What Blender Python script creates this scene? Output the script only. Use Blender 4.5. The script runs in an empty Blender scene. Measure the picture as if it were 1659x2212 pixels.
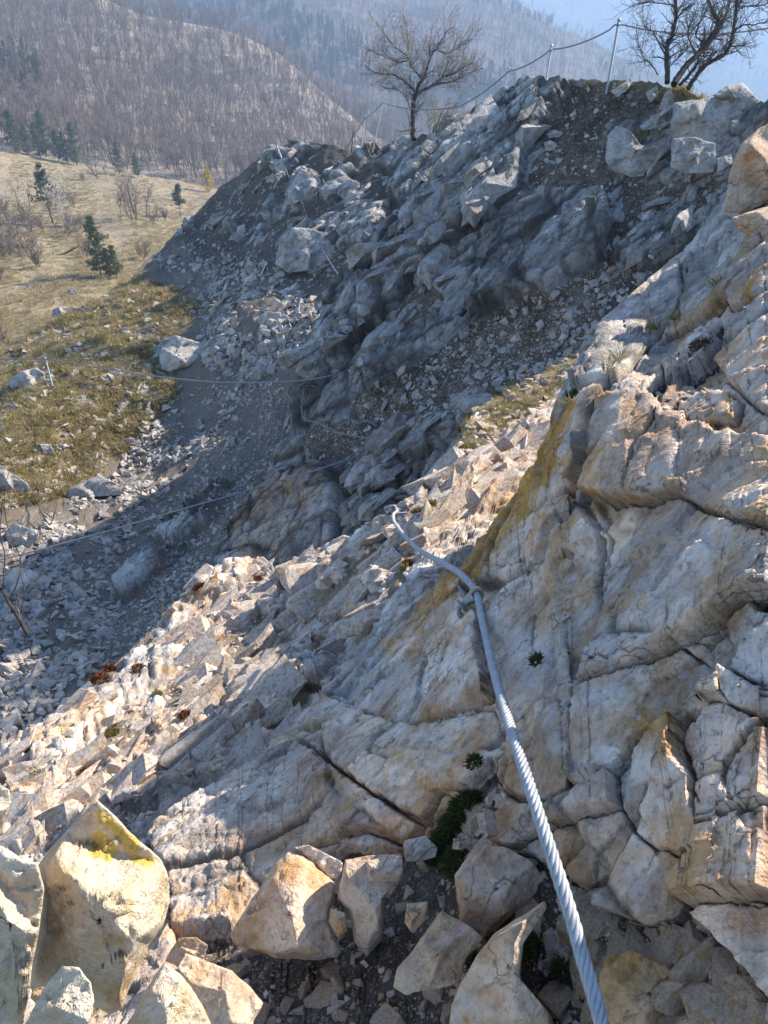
import bpy, bmesh, math, random
import numpy as np
from mathutils import Vector, Matrix

# ------------------------------------------------------------------ camera, sky, sun, exposure
S = bpy.context.scene
C = S.collection
PITCH = math.radians(33.0)
FPX = 1661.0                       # focal length in units of the 1659 x 2212 layout grid
UC, VC = 829.5, 1106.0
cam_d = bpy.data.cameras.new('camera')
cam = bpy.data.objects.new('camera', cam_d)
C.objects.link(cam)
cam.rotation_euler = (math.radians(90) - PITCH, 0, 0)
cam_d.sensor_fit = 'VERTICAL'
cam_d.sensor_height = 36.0
cam_d.lens = 36.0 * FPX / 2212.0
cam_d.clip_start = 0.02
cam_d.clip_end = 9000
S.camera = cam

SUN_AZ, SUN_EL = math.radians(57), math.radians(33)
W = bpy.data.worlds.new('World'); S.world = W; W.use_nodes = True
wn = W.node_tree; wn.nodes.clear()
sky = wn.nodes.new('ShaderNodeTexSky'); sky.sky_type = 'NISHITA'; sky.sun_disc = False
sky.sun_elevation = SUN_EL; sky.sun_rotation = SUN_AZ
sky.air_density = 1.0; sky.dust_density = 0.4; sky.ozone_density = 3.2
bg = wn.nodes.new('ShaderNodeBackground'); bg.inputs[1].default_value = 0.12
wo = wn.nodes.new('ShaderNodeOutputWorld')
wn.links.new(sky.outputs[0], bg.inputs[0]); wn.links.new(bg.outputs[0], wo.inputs[0])
sun_d = bpy.data.lights.new('sun', 'SUN'); sun_d.energy = 5.0; sun_d.angle = math.radians(0.53)
sun_d.color = (1.0, 0.90, 0.75)
sun = bpy.data.objects.new('sun', sun_d); C.objects.link(sun)
SDIR = Vector((math.sin(SUN_AZ)*math.cos(SUN_EL), math.cos(SUN_AZ)*math.cos(SUN_EL), math.sin(SUN_EL)))
sun.rotation_euler = SDIR.to_track_quat('Z', 'Y').to_euler()
sun.location = SDIR * 30
vs = S.view_settings
vs.view_transform = 'Standard'; vs.look = 'None'; vs.gamma = 1.0; vs.exposure = 1.22
vs.use_curve_mapping = False
S.render.engine = 'CYCLES'
S.cycles.use_denoising = True
S.cycles.max_bounces = 6
S.cycles.diffuse_bounces = 4
S.cycles.transparent_max_bounces = 8
S.cycles.volume_bounces = 0
S.cycles.use_adaptive_sampling = True

rng = np.random.default_rng(11)
R = random.Random(7)

# ------------------------------------------------------------------ rays
CT, ST = math.cos(PITCH), math.sin(PITCH)
def dirs(u, v):
    a = (np.asarray(u, float) - UC) / FPX
    b = (VC - np.asarray(v, float)) / FPX
    return np.stack([a, CT + ST*b, -ST + CT*b], -1)
def at(u, v, t):
    return dirs(u, v) * np.asarray(t, float)[..., None]
def V3(a): return Vector((float(a[0]), float(a[1]), float(a[2])))

# ------------------------------------------------------------------ numpy noise
def _h(ix, iy, iz, s):
    h = (ix.astype(np.uint32)*np.uint32(374761393) + iy.astype(np.uint32)*np.uint32(668265263)
         + iz.astype(np.uint32)*np.uint32(2147483647) + np.uint32((s*974634631+12345) & 0xffffffff))
    h ^= h >> np.uint32(13); h *= np.uint32(1274126177); h ^= h >> np.uint32(16)
    h *= np.uint32(2246822519); h ^= h >> np.uint32(13)
    return h
def _f(h): return (h & np.uint32(0xffffff)).astype(np.float32) / np.float32(16777215.0)
def vnoise(p, s=0):
    p = np.asarray(p, np.float32)
    i = np.floor(p).astype(np.int32); f = p - i
    f = f*f*f*(f*(f*6-15)+10)
    x, y, z = i[..., 0], i[..., 1], i[..., 2]
    r = 0
    for dx in (0, 1):
        wx = f[..., 0] if dx else 1-f[..., 0]
        for dy in (0, 1):
            wy = f[..., 1] if dy else 1-f[..., 1]
            for dz in (0, 1):
                wz = f[..., 2] if dz else 1-f[..., 2]
                r = r + wx*wy*wz*_f(_h(x+dx, y+dy, z+dz, s))
    return r*2-1
def fbm(p, o=4, s=0, g=0.5, lac=2.03):
    p = np.asarray(p, np.float32); a = 1.0; r = 0; n = 0
    for k in range(o):
        r = r + a*vnoise(p, s+k*17); n += a; a *= g; p = p*lac + 3.7
    return r/n
def ridged(p, o=4, s=0):
    p = np.asarray(p, np.float32); a = 1.0; r = 0; n = 0
    for k in range(o):
        r = r + a*(1-np.abs(vnoise(p, s+k*17))*2); n += a; a *= 0.5; p = p*2.1 + 1.3
    return r/n
def voronoi(q, s=0):
    q = np.asarray(q, np.float32)
    i = np.floor(q).astype(np.int32)
    F1 = np.full(q.shape[:-1], 9, np.float32); F2 = F1.copy()
    cid = np.zeros(q.shape[:-1], np.uint32); vec = np.zeros_like(q)
    for dx in (-1, 0, 1):
        for dy in (-1, 0, 1):
            for dz in (-1, 0, 1):
                x, y, z = i[..., 0]+dx, i[..., 1]+dy, i[..., 2]+dz
                h = _h(x, y, z, s)
                c = np.stack([x+_f(h), y+_f(h*np.uint32(747796405)+np.uint32(1)), z+_f(h*np.uint32(277803737)+np.uint32(7))], -1)
                d = q - c
                r = np.sqrt((d*d).sum(-1))
                m = r < F1
                F2 = np.where(m, F1, np.minimum(F2, r))
                F1 = np.where(m, r, F1); cid = np.where(m, h, cid)
                vec = np.where(m[..., None], d, vec)
    return F1, F2, cid, vec
def frame_matrix(e1, n, s1, s2, s3):
    e1 = np.array(e1, float); e1 /= np.linalg.norm(e1)
    n = np.array(n, float); n -= e1*(n@e1); n /= np.linalg.norm(n)
    e2 = np.cross(n, e1)
    return np.stack([e1*s1, e2*s2, n*s3], 1).astype(np.float32)
def facets(p, L, M, s, warp=0.22, groove=0.06):
    q = (p.astype(np.float32) @ M) / L
    w = np.stack([fbm(q*0.9+7.1, 3, s+1), fbm(q*0.9+31.7, 3, s+2), fbm(q*0.9-13.3, 3, s+3)], -1)
    F1, F2, cid, vec = voronoi(q + warp*w, s)
    off = _f(cid*np.uint32(97531)+np.uint32(3))*2-1
    t = np.stack([_f(cid*np.uint32(k)+np.uint32(11))*2-1 for k in (2654435761, 1597334677, 3812015801)], -1)
    h = off*0.55 + (t*vec).sum(-1)*1.0
    crack = np.exp(-((F2-F1)/groove)**2)
    return h*L, crack, _f(cid*np.uint32(40503)+np.uint32(5))
def sstep(x, a, b):
    t = np.clip((x-a)/(b-a), 0, 1); return t*t*(3-2*t)
def poly_sd(u, v, poly):
    """signed distance, positive inside"""
    P = np.array(poly, np.float32); Q = np.roll(P, -1, 0)
    x = np.asarray(u, np.float32); y = np.asarray(v, np.float32)
    d = np.full(x.shape, 1e9, np.float32); ins = np.zeros(x.shape, bool)
    for (ax, ay), (bx, by) in zip(P, Q):
        ex, ey = bx-ax, by-ay
        t = np.clip(((x-ax)*ex+(y-ay)*ey)/(ex*ex+ey*ey+1e-9), 0, 1)
        d = np.minimum(d, (x-ax-t*ex)**2+(y-ay-t*ey)**2)
        c = ((ay > y) != (by > y)) & (x < (bx-ax)*(y-ay)/(by-ay+1e-12)+ax)
        ins ^= c
    d = np.sqrt(d)
    return np.where(ins, d, -d)
def line_d(u, v, pts):
    x = np.asarray(u, np.float32); y = np.asarray(v, np.float32)
    d = np.full(x.shape, 1e9, np.float32)
    for (ax, ay), (bx, by) in zip(pts[:-1], pts[1:]):
        ex, ey = bx-ax, by-ay
        t = np.clip(((x-ax)*ex+(y-ay)*ey)/(ex*ex+ey*ey+1e-9), 0, 1)
        d = np.minimum(d, (x-ax-t*ex)**2+(y-ay-t*ey)**2)
    return np.sqrt(d)

# ------------------------------------------------------------------ mesh helpers
def mesh_np(name, verts, faces, mat=None, attrs=None, smooth=True):
    me = bpy.data.meshes.new(name)
    verts = np.ascontiguousarray(verts, np.float32); faces = np.ascontiguousarray(faces, np.int32)
    k = faces.shape[1]; n = len(faces)
    me.vertices.add(len(verts)); me.vertices.foreach_set('co', verts.ravel())
    me.loops.add(n*k); me.loops.foreach_set('vertex_index', faces.ravel())
    me.polygons.add(n); me.polygons.foreach_set('loop_start', np.arange(0, n*k, k, dtype=np.int32))
    me.update(calc_edges=True)
    me.polygons.foreach_set('use_smooth', np.full(n, smooth, bool))
    if attrs:
        for an, av in attrs.items():
            a = me.attributes.new(an, 'FLOAT', 'POINT'); a.data.foreach_set('value', np.ascontiguousarray(av, np.float32).ravel())
    if mat: me.materials.append(mat)
    me.validate()
    return me
def link(name, me, parent=None, **props):
    o = bpy.data.objects.new(name, me); C.objects.link(o)
    if parent is not None: o.parent = parent
    for k, v in props.items(): o[k] = v
    return o
def thing(name, label, cat, loc=(0, 0, 0), group=None):
    o = bpy.data.objects.new(name, None); C.objects.link(o); o.location = loc
    o.empty_display_size = 0.1
    o['label'] = label; o['category'] = cat
    if group: o['group'] = group
    return o
def dup(root, loc=None, rot=None, scale=None, label=None, group=None):
    r = root.copy(); C.objects.link(r)
    if loc is not None: r.location = loc
    if rot is not None: r.rotation_euler = rot
    if scale is not None: r.scale = (scale,)*3 if isinstance(scale, (int, float)) else scale
    if label: r['label'] = label
    if group: r['group'] = group
    for ch in list(root.children):
        c = ch.copy(); C.objects.link(c); c.parent = r
        for g in list(ch.children):
            d = g.copy(); C.objects.link(d); d.parent = c
    return r

# ------------------------------------------------------------------ node helpers
class NT:
    def __init__(s, name):
        s.m = bpy.data.materials.new(name); s.m.use_nodes = True
        s.t = s.m.node_tree; s.t.nodes.clear()
        s.out = s.t.nodes.new('ShaderNodeOutputMaterial')
    def n(s, typ, ins=None, **props):
        nd = s.t.nodes.new('ShaderNode'+typ)
        for k, v in props.items(): setattr(nd, k, v)
        for k, v in (ins or {}).items(): s.set(nd.inputs[k], v)
        return nd
    def set(s, sock, v):
        if isinstance(v, bpy.types.NodeSocket): s.t.links.new(v, sock)
        elif isinstance(v, bpy.types.Node): s.t.links.new(v.outputs[0], sock)
        else:
            if isinstance(v, tuple) and len(v) == 3 and sock.type == 'RGBA': v = v+(1,)
            sock.default_value = v
    def math(s, op, a, b=None, c=None, clamp=False):
        nd = s.n('Math', operation=op, use_clamp=clamp); s.set(nd.inputs[0], a)
        if b is not None: s.set(nd.inputs[1], b)
        if c is not None: s.set(nd.inputs[2], c)
        return nd.outputs[0]
    def mix(s, f, a, b, mode='MIX'):
        nd = s.n('Mix', data_type='RGBA', blend_type=mode, clamp_factor=True)
        s.set(nd.inputs[0], f); s.set(nd.inputs[6], a); s.set(nd.inputs[7], b)
        return nd.outputs[2]
    def ramp(s, f, a, b, lo=0.0, hi=1.0):
        nd = s.n('MapRange', interpolation_type='SMOOTHSTEP')
        s.set(nd.inputs[0], f); nd.inputs[1].default_value = a; nd.inputs[2].default_value = b
        nd.inputs[3].default_value = lo; nd.inputs[4].default_value = hi
        return nd.outputs[0]
    def noise(s, co, scale, detail=4, rough=0.55, dist=0.0):
        nd = s.n('TexNoise'); s.set(nd.inputs['Vector'], co); nd.inputs['Scale'].default_value = scale
        nd.inputs['Detail'].default_value = detail; nd.inputs['Roughness'].default_value = rough
        nd.inputs['Distortion'].default_value = dist
        return nd.outputs[0]
    def vor(s, co, scale, feature='F1', rand=1.0):
        nd = s.n('TexVoronoi', feature=feature); s.set(nd.inputs['Vector'], co)
        nd.inputs['Scale'].default_value = scale; nd.inputs['Randomness'].default_value = rand
        return nd
    def attr(s, name):
        return s.n('Attribute', attribute_name=name, attribute_type='GEOMETRY').outputs['Fac']
    def bump(s, h, strength, dist, normal=None):
        nd = s.n('Bump'); nd.inputs['Strength'].default_value = strength; nd.inputs['Distance'].default_value = dist
        s.set(nd.inputs['Height'], h)
        if normal is not None: s.set(nd.inputs['Normal'], normal)
        return nd.outputs[0]
    def bsdf(s, col, rough=0.9, normal=None, spec=0.25, **kw):
        nd = s.n('BsdfPrincipled'); s.set(nd.inputs['Base Color'], col); s.set(nd.inputs['Roughness'], rough)
        nd.inputs['Specular IOR Level'].default_value = spec
        if normal is not None: s.set(nd.inputs['Normal'], normal)
        for k, v in kw.items(): s.set(nd.inputs[k], v)
        s.t.links.new(nd.outputs[0], s.out.inputs[0])
        return s.m
    def mapped(s, co, rot=(0, 0, 0), scale=(1, 1, 1), loc=(0, 0, 0)):
        nd = s.n('Mapping'); s.set(nd.inputs[0], co)
        nd.inputs[1].default_value = loc; nd.inputs[2].default_value = rot; nd.inputs[3].default_value = scale
        return nd.outputs[0]
# ------------------------------------------------------------------ materials
BED_N = np.array([-0.62, 0.30, 0.72]); BED_N /= np.linalg.norm(BED_N)     # bedding normal of the limestone
BED_D = np.array([0.60, 0.66, 0.45]); BED_D -= BED_N*(BED_D@BED_N); BED_D /= np.linalg.norm(BED_D)
BED_E = np.cross(BED_N, BED_D)
def bed_coords(t, co, sd, se, sn):
    o = []
    for e, k in ((BED_D, sd), (BED_E, se), (BED_N, sn)):
        nd = t.n('VectorMath', operation='DOT_PRODUCT'); t.set(nd.inputs[0], co)
        nd.inputs[1].default_value = tuple(float(x*k) for x in e); o.append(nd.outputs['Value'])
    cb = t.n('CombineXYZ')
    for k in range(3): t.set(cb.inputs[k], o[k])
    return cb.outputs[0]
def rock_layers(t, co, s, warm, ochre, pale, lich=1.0, lum=1.0, mott=0.0, tone=None):
    """colour and relief of weathered limestone; s = size of the grain in metres"""
    bed = bed_coords(t, co, 0.5/s, 1.0/s, 2.2/s)
    n1 = t.noise(co, 0.9/s, 4, 0.6, 0.3)
    n2 = t.noise(co, 3.2/s, 5, 0.62)
    n3 = t.noise(co, 17/s, 4, 0.68)
    st = t.noise(bed, 2.0, 6, 0.68, 0.4)
    st2 = t.noise(bed, 7.0, 3, 0.6)
    g = t.mix(t.ramp(n1, 0.35, 0.68), (0.205, 0.205, 0.205), (0.37, 0.355, 0.33))
    w = t.mix(t.ramp(n2, 0.32, 0.68), (0.31, 0.175, 0.098), (0.58, 0.415, 0.285))
    big = t.noise(co, 0.42/s, 4, 0.55, 0.8)
    wf = t.math('MULTIPLY', warm, t.ramp(big, 0.36, 0.60, 0.5, 1.0))
    c = t.mix(wf, g, w)
    # stripes along the bedding
    c = t.mix(t.ramp(st, 0.40, 0.66, 0.0, 0.75), c, t.mix(0.55, c, (0.60, 0.57, 0.53)))
    c = t.mix(t.ramp(st2, 0.30, 0.46, 0.6, 0.0), c, t.mix(0.6, c, (0.085, 0.08, 0.078)))
    # iron stain
    oz = t.math('MULTIPLY', t.ramp(t.noise(co, 0.8/s, 5, 0.66, 0.8), 0.50, 0.62), t.math('MULTIPLY_ADD', warm, 0.55, 0.06))
    oz = t.math('ADD', oz, t.math('MULTIPLY', ochre, t.ramp(n2, 0.24, 0.50)), clamp=True)
    c = t.mix(oz, c, t.mix(n3, (0.25, 0.12, 0.03), (0.50, 0.27, 0.075)))
    # pale weathered patches
    c = t.mix(t.math('MULTIPLY', pale, t.ramp(n2, 0.38, 0.60)), c, t.mix(n3, (0.42, 0.42, 0.42), (0.66, 0.65, 0.62)))
    # fine grain
    c = t.mix(t.ramp(n3, 0.30, 0.48, 0.65, 0.0), c, t.mix(0.6, c, (0.06, 0.055, 0.05)))
    c = t.mix(t.ramp(n3, 0.58, 0.74, 0.0, 0.4), c, (0.62, 0.58, 0.52))
    if lich > 0:                                   # round crustose lichens
        v = t.vor(t.mapped(co, loc=(3.1, 1.7, 0.4)), 3.2/s)
        wob = t.math('MULTIPLY_ADD', n3, 0.10, v.outputs['Distance'])
        keep = t.math('GREATER_THAN', t.noise(co, 0.8/s, 2), 0.53)
        ring = t.math('MULTIPLY', t.math('LESS_THAN', wob, 0.175), keep)
        c = t.mix(t.math('MULTIPLY', ring, lich*0.65), c, (0.55, 0.56, 0.53))
        dk = t.vor(t.mapped(co, loc=(7.1, 2.2, 5.4)), 11/s)
        dd = t.math('LESS_THAN', t.math('MULTIPLY_ADD', n3, 0.2, dk.outputs['Distance']), 0.27)
        c = t.mix(t.math('MULTIPLY', dd, 0.35*lich), c, (0.05, 0.05, 0.05))
    # hairline cracks
    wv = t.n('VectorMath', operation='ADD'); t.set(wv.inputs[0], bed)
    nv = t.n('TexNoise'); t.set(nv.inputs['Vector'], co); nv.inputs['Scale'].default_value = 2.2/s; nv.inputs['Detail'].default_value = 4
    sv = t.n('VectorMath', operation='SCALE'); t.set(sv.inputs[0], nv.outputs['Color']); sv.inputs['Scale'].default_value = 1.1
    t.set(wv.inputs[1], sv.outputs[0])
    e1 = t.vor(wv.outputs[0], 0.8, 'DISTANCE_TO_EDGE').outputs['Distance']; e2 = t.vor(wv.outputs[0], 2.7, 'DISTANCE_TO_EDGE').outputs['Distance']
    k1 = t.math('MULTIPLY', t.ramp(e1, 0.0, 0.018, 1.0, 0.0), t.ramp(n1, 0.48, 0.60, 0.0, 0.9))
    k2 = t.math('MULTIPLY', t.ramp(e2, 0.0, 0.03, 0.6, 0.0), t.ramp(n2, 0.50, 0.64))
    kk = t.math('MAXIMUM', k1, k2)
    c = t.mix(t.math('MULTIPLY', kk, 0.8), c, (0.055, 0.045, 0.038))
    if mott > 0:                                   # dark crusts and moss in blotches
        mz = t.ramp(t.noise(bed_coords(t, co, 0.8/s, 1.4/s, 1.8/s), 1.3, 6, 0.66, 0.5), 0.50, 0.62, 0.0, mott)
        c = t.mix(mz, c, t.mix(n3, (0.05, 0.045, 0.04), (0.15, 0.14, 0.13)))
    if tone is not None:                           # every broken face has its own tone
        tv = t.math('MULTIPLY_ADD', tone, 0.9, 0.55)
        hs = t.n('HueSaturation'); t.set(hs.inputs['Value'], tv); t.set(hs.inputs['Color'], c); c = hs.outputs[0]
    if lum != 1.0:
        hl = t.n('HueSaturation'); hl.inputs['Value'].default_value = lum; t.set(hl.inputs['Color'], c); c = hl.outputs[0]
    h = t.math('ADD', t.math('MULTIPLY', n2, 0.6), t.math('MULTIPLY', n3, 0.32))
    h = t.math('ADD', h, 0.0)
    h = t.math('ADD', h, t.math('MULTIPLY', st, 0.30))
    h = t.math('ADD', h, t.math('MULTIPLY', st2, 0.18))
    return c, h
def terrain_mat(name, s, peb, soil=(0.062, 0.045, 0.033), lich=1.0, bump=0.5, lum=1.0, mott=0.0):
    t = NT(name)
    co = t.n('TexCoord').outputs['Object']
    rock, warm, ochre, pale = (t.attr(k) for k in ('rock', 'warm', 'ochre', 'pale'))
    grass, gravel, cav = t.attr('grass'), t.attr('gravel'), t.attr('cav')
    c, h = rock_layers(t, co, s, warm, ochre, pale, lich, lum, mott, t.attr('tone'))
    c = t.mix(t.math('MULTIPLY', cav, 0.85), c, (0.045, 0.034, 0.026))     # earth caught in the joints
    # soil with pebbles of several sizes
    nz = t.noise(co, 6/peb, 5, 0.6)
    sc = t.mix(t.ramp(nz, 0.3, 0.7), tuple(x*0.7 for x in soil), tuple(x*2.1 for x in soil))
    sc = t.mix(t.ramp(t.noise(co, 0.35/peb, 4, 0.65), 0.45, 0.65, 0.0, 0.7), sc, (0.17, 0.145, 0.12))
    hs = t.math('MULTIPLY', nz, 0.4)
    dens = t.math('MULTIPLY', gravel, t.ramp(t.noise(co, 0.9/peb*0.25, 4, 0.6), 0.36, 0.66, 0.25, 1.0))
    for k, (sz, thr) in enumerate(((1.0, 0.32), (0.5, 0.36), (0.24, 0.38))):
        v = t.vor(t.mapped(co, loc=(k*3.3, k*1.9, 0.7*k)), 1.0/(peb*sz))
        sp = t.n('SeparateColor'); t.set(sp.inputs[0], v.outputs['Color'])
        on = t.math('LESS_THAN', sp.outputs[0], t.math('MULTIPLY_ADD', dens, 0.85, 0.22))
        wd = t.math('MULTIPLY_ADD', nz, 0.35, t.math('SUBTRACT', v.outputs['Distance'], 0.17))
        f = t.math('MULTIPLY', t.ramp(wd, thr-0.05, thr+0.03, 1.0, 0.0), on)
        pc = t.mix(sp.outputs[1], (0.11, 0.095, 0.082), (0.38, 0.345, 0.30))
        pc = t.mix(t.math('MULTIPLY', sp.outputs[2], 0.5), pc, (0.30, 0.20, 0.12))
        sc = t.mix(f, sc, pc)
        dome = t.math('MULTIPLY', t.math('SUBTRACT', thr+0.1, v.outputs['Distance']), on)
        hs = t.math('MAXIMUM', hs, t.math('MULTIPLY', dome, 2.2*sz))
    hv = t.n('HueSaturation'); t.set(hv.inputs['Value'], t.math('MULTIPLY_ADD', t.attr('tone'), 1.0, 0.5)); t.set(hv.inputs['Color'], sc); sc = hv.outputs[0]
    gn = t.noise(co, 14/peb, 5, 0.7)
    gm = t.noise(co, 1.3/peb, 4, 0.6)
    gc = t.mix(t.ramp(gn, 0.3, 0.7), (0.15, 0.115, 0.06), (0.38, 0.31, 0.18))
    gc = t.mix(t.ramp(gm, 0.58, 0.72, 0, 0.5), gc, t.mix(gn, (0.045, 0.05, 0.014), (0.15, 0.14, 0.04)))
    gf = t.math('MULTIPLY', grass, t.ramp(t.math('ADD', gn, t.math('MULTIPLY', grass, 0.4)), 0.45, 0.75))
    sc = t.mix(gf, sc, gc)
    hs = t.math('ADD', hs, t.math('MULTIPLY', t.math('MULTIPLY', gn, gf), 0.8))
    edge = t.math('ADD', rock, t.math('MULTIPLY_ADD', t.noise(co, 5/s, 5, 0.7), 0.5, -0.25))
    rf = t.ramp(edge, 0.40, 0.60)
    col = t.mix(rf, sc, c)
    nr = t.bump(h, bump, s*0.22)
    ns = t.bump(hs, 0.9, peb*0.6)
    nm = t.n('Mix', data_type='VECTOR'); t.set(nm.inputs[0], rf); t.set(nm.inputs[4], ns); t.set(nm.inputs[5], nr)
    return t.bsdf(col, 0.88, nm.outputs[1], 0.2)
def stone_mat(name, s, warm, ochre=0.0, pale=0.2, lich=0.0, bump=0.45, vary=0.5, tint=None, lum=1.0):
    t = NT(name)
    oi = t.n('ObjectInfo')
    co = t.n('TexCoord').outputs['Object']
    ad = t.n('VectorMath', operation='ADD'); t.set(ad.inputs[0], co)
    sc = t.n('VectorMath', operation='SCALE'); t.set(sc.inputs[0], oi.outputs['Location']); sc.inputs['Scale'].default_value = 3.7
    t.set(ad.inputs[1], sc.outputs[0])
    rnd = t.math('ADD', oi.outputs['Random'], t.attr('rnd'))
    rnd = t.math('FRACT', rnd)
    wv = t.math('MULTIPLY_ADD', t.math('SUBTRACT', rnd, 0.5), vary, warm, clamp=True)
    c, h = rock_layers(t, ad.outputs[0], s, wv, ochre if not isinstance(ochre, str) else t.attr(ochre), pale, lich, lum)
    if tint: c = t.mix(0.42, c, tint)
    br = t.math('MULTIPLY_ADD', t.math('FRACT', t.math('MULTIPLY', rnd, 7.13)), 0.55*vary+0.05, 0.95-0.3*vary)
    hsv = t.n('HueSaturation'); t.set(hsv.inputs['Value'], br); t.set(hsv.inputs['Color'], c)
    return t.bsdf(hsv.outputs[0], 0.85, t.bump(h, bump, s*0.22), 0.22)
def plain_mat(name, col, rough=0.8, var=0.25, scale=20, **kw):
    t = NT(name); co = t.n('TexCoord').outputs['Object']
    n = t.noise(co, scale, 5, 0.65)
    a = tuple(x*(1-var) for x in col); b = tuple(min(1, x*(1+var)) for x in col)
    return t.bsdf(t.mix(t.ramp(n, 0.3, 0.7), a, b), rough, None, kw.pop('spec', 0.3), **kw)
def leaf_mat(name, a, b, rough=0.75, trans=0.25):
    t = NT(name)
    oi = t.n('ObjectInfo'); r = t.math('FRACT', t.math('ADD', oi.outputs['Random'], t.attr('rnd')))
    n = t.noise(t.n('TexCoord').outputs['Object'], 3.0, 3)
    c = t.mix(t.math('MULTIPLY_ADD', r, 0.6, t.math('MULTIPLY_ADD', n, 0.8, -0.2)), a, b)
    d = t.n('BsdfDiffuse'); t.set(d.inputs[0], c)
    tr = t.n('BsdfTranslucent'); t.set(tr.inputs[0], c)
    ms = t.n('MixShader'); ms.inputs[0].default_value = trans
    t.t.links.new(d.outputs[0], ms.inputs[1]); t.t.links.new(tr.outputs[0], ms.inputs[2])
    t.t.links.new(ms.outputs[0], t.out.inputs[0])
    return t.m
def metal_mat(name, col, rough=0.42, metal=0.55):
    t = NT(name); co = t.n('TexCoord').outputs['Object']
    n = t.noise(co, 60, 5, 0.7)
    c = t.mix(t.ramp(n, 0.35, 0.7), tuple(x*0.72 for x in col), col)
    return t.bsdf(c, t.ramp(n, 0.2, 0.8, rough-0.1, rough+0.15), t.bump(n, 0.15, 0.001), 0.5, Metallic=metal)
# ------------------------------------------------------------------ terrain sheets
class TPS:
    def __init__(s, pts):
        p = np.array(pts, float); s.x = p[:, :2]/1000; n = len(p)
        K = s.k(np.linalg.norm(s.x[:, None]-s.x[None], axis=-1)) + np.eye(n)*1e-4
        A = np.zeros((n+3, n+3)); A[:n, :n] = K; A[:n, n] = 1; A[:n, n+1:] = s.x; A[n, :n] = 1; A[n+1:, :n] = s.x.T
        s.w = np.linalg.solve(A, np.concatenate([1/p[:, 2], [0, 0, 0]]))
    @staticmethod
    def k(r): return np.where(r > 0, r*r*np.log(r+1e-12), 0)
    def __call__(s, u, v):
        q = np.stack([np.asarray(u, float), np.asarray(v, float)], -1)/1000; sh = q.shape[:-1]; q = q.reshape(-1, 2); n = len(s.x)
        o = np.empty(len(q))
        for i in range(0, len(q), 40000):
            a = q[i:i+40000]
            o[i:i+40000] = s.k(np.linalg.norm(a[:, None]-s.x[None], axis=-1)) @ s.w[:n] + s.w[n] + a @ s.w[n+1:]
        return 1/np.maximum(o.reshape(sh), 1e-4)
ATTRS = ('rock', 'warm', 'ochre', 'pale', 'grass', 'gravel', 'cav', 'tone')
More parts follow.
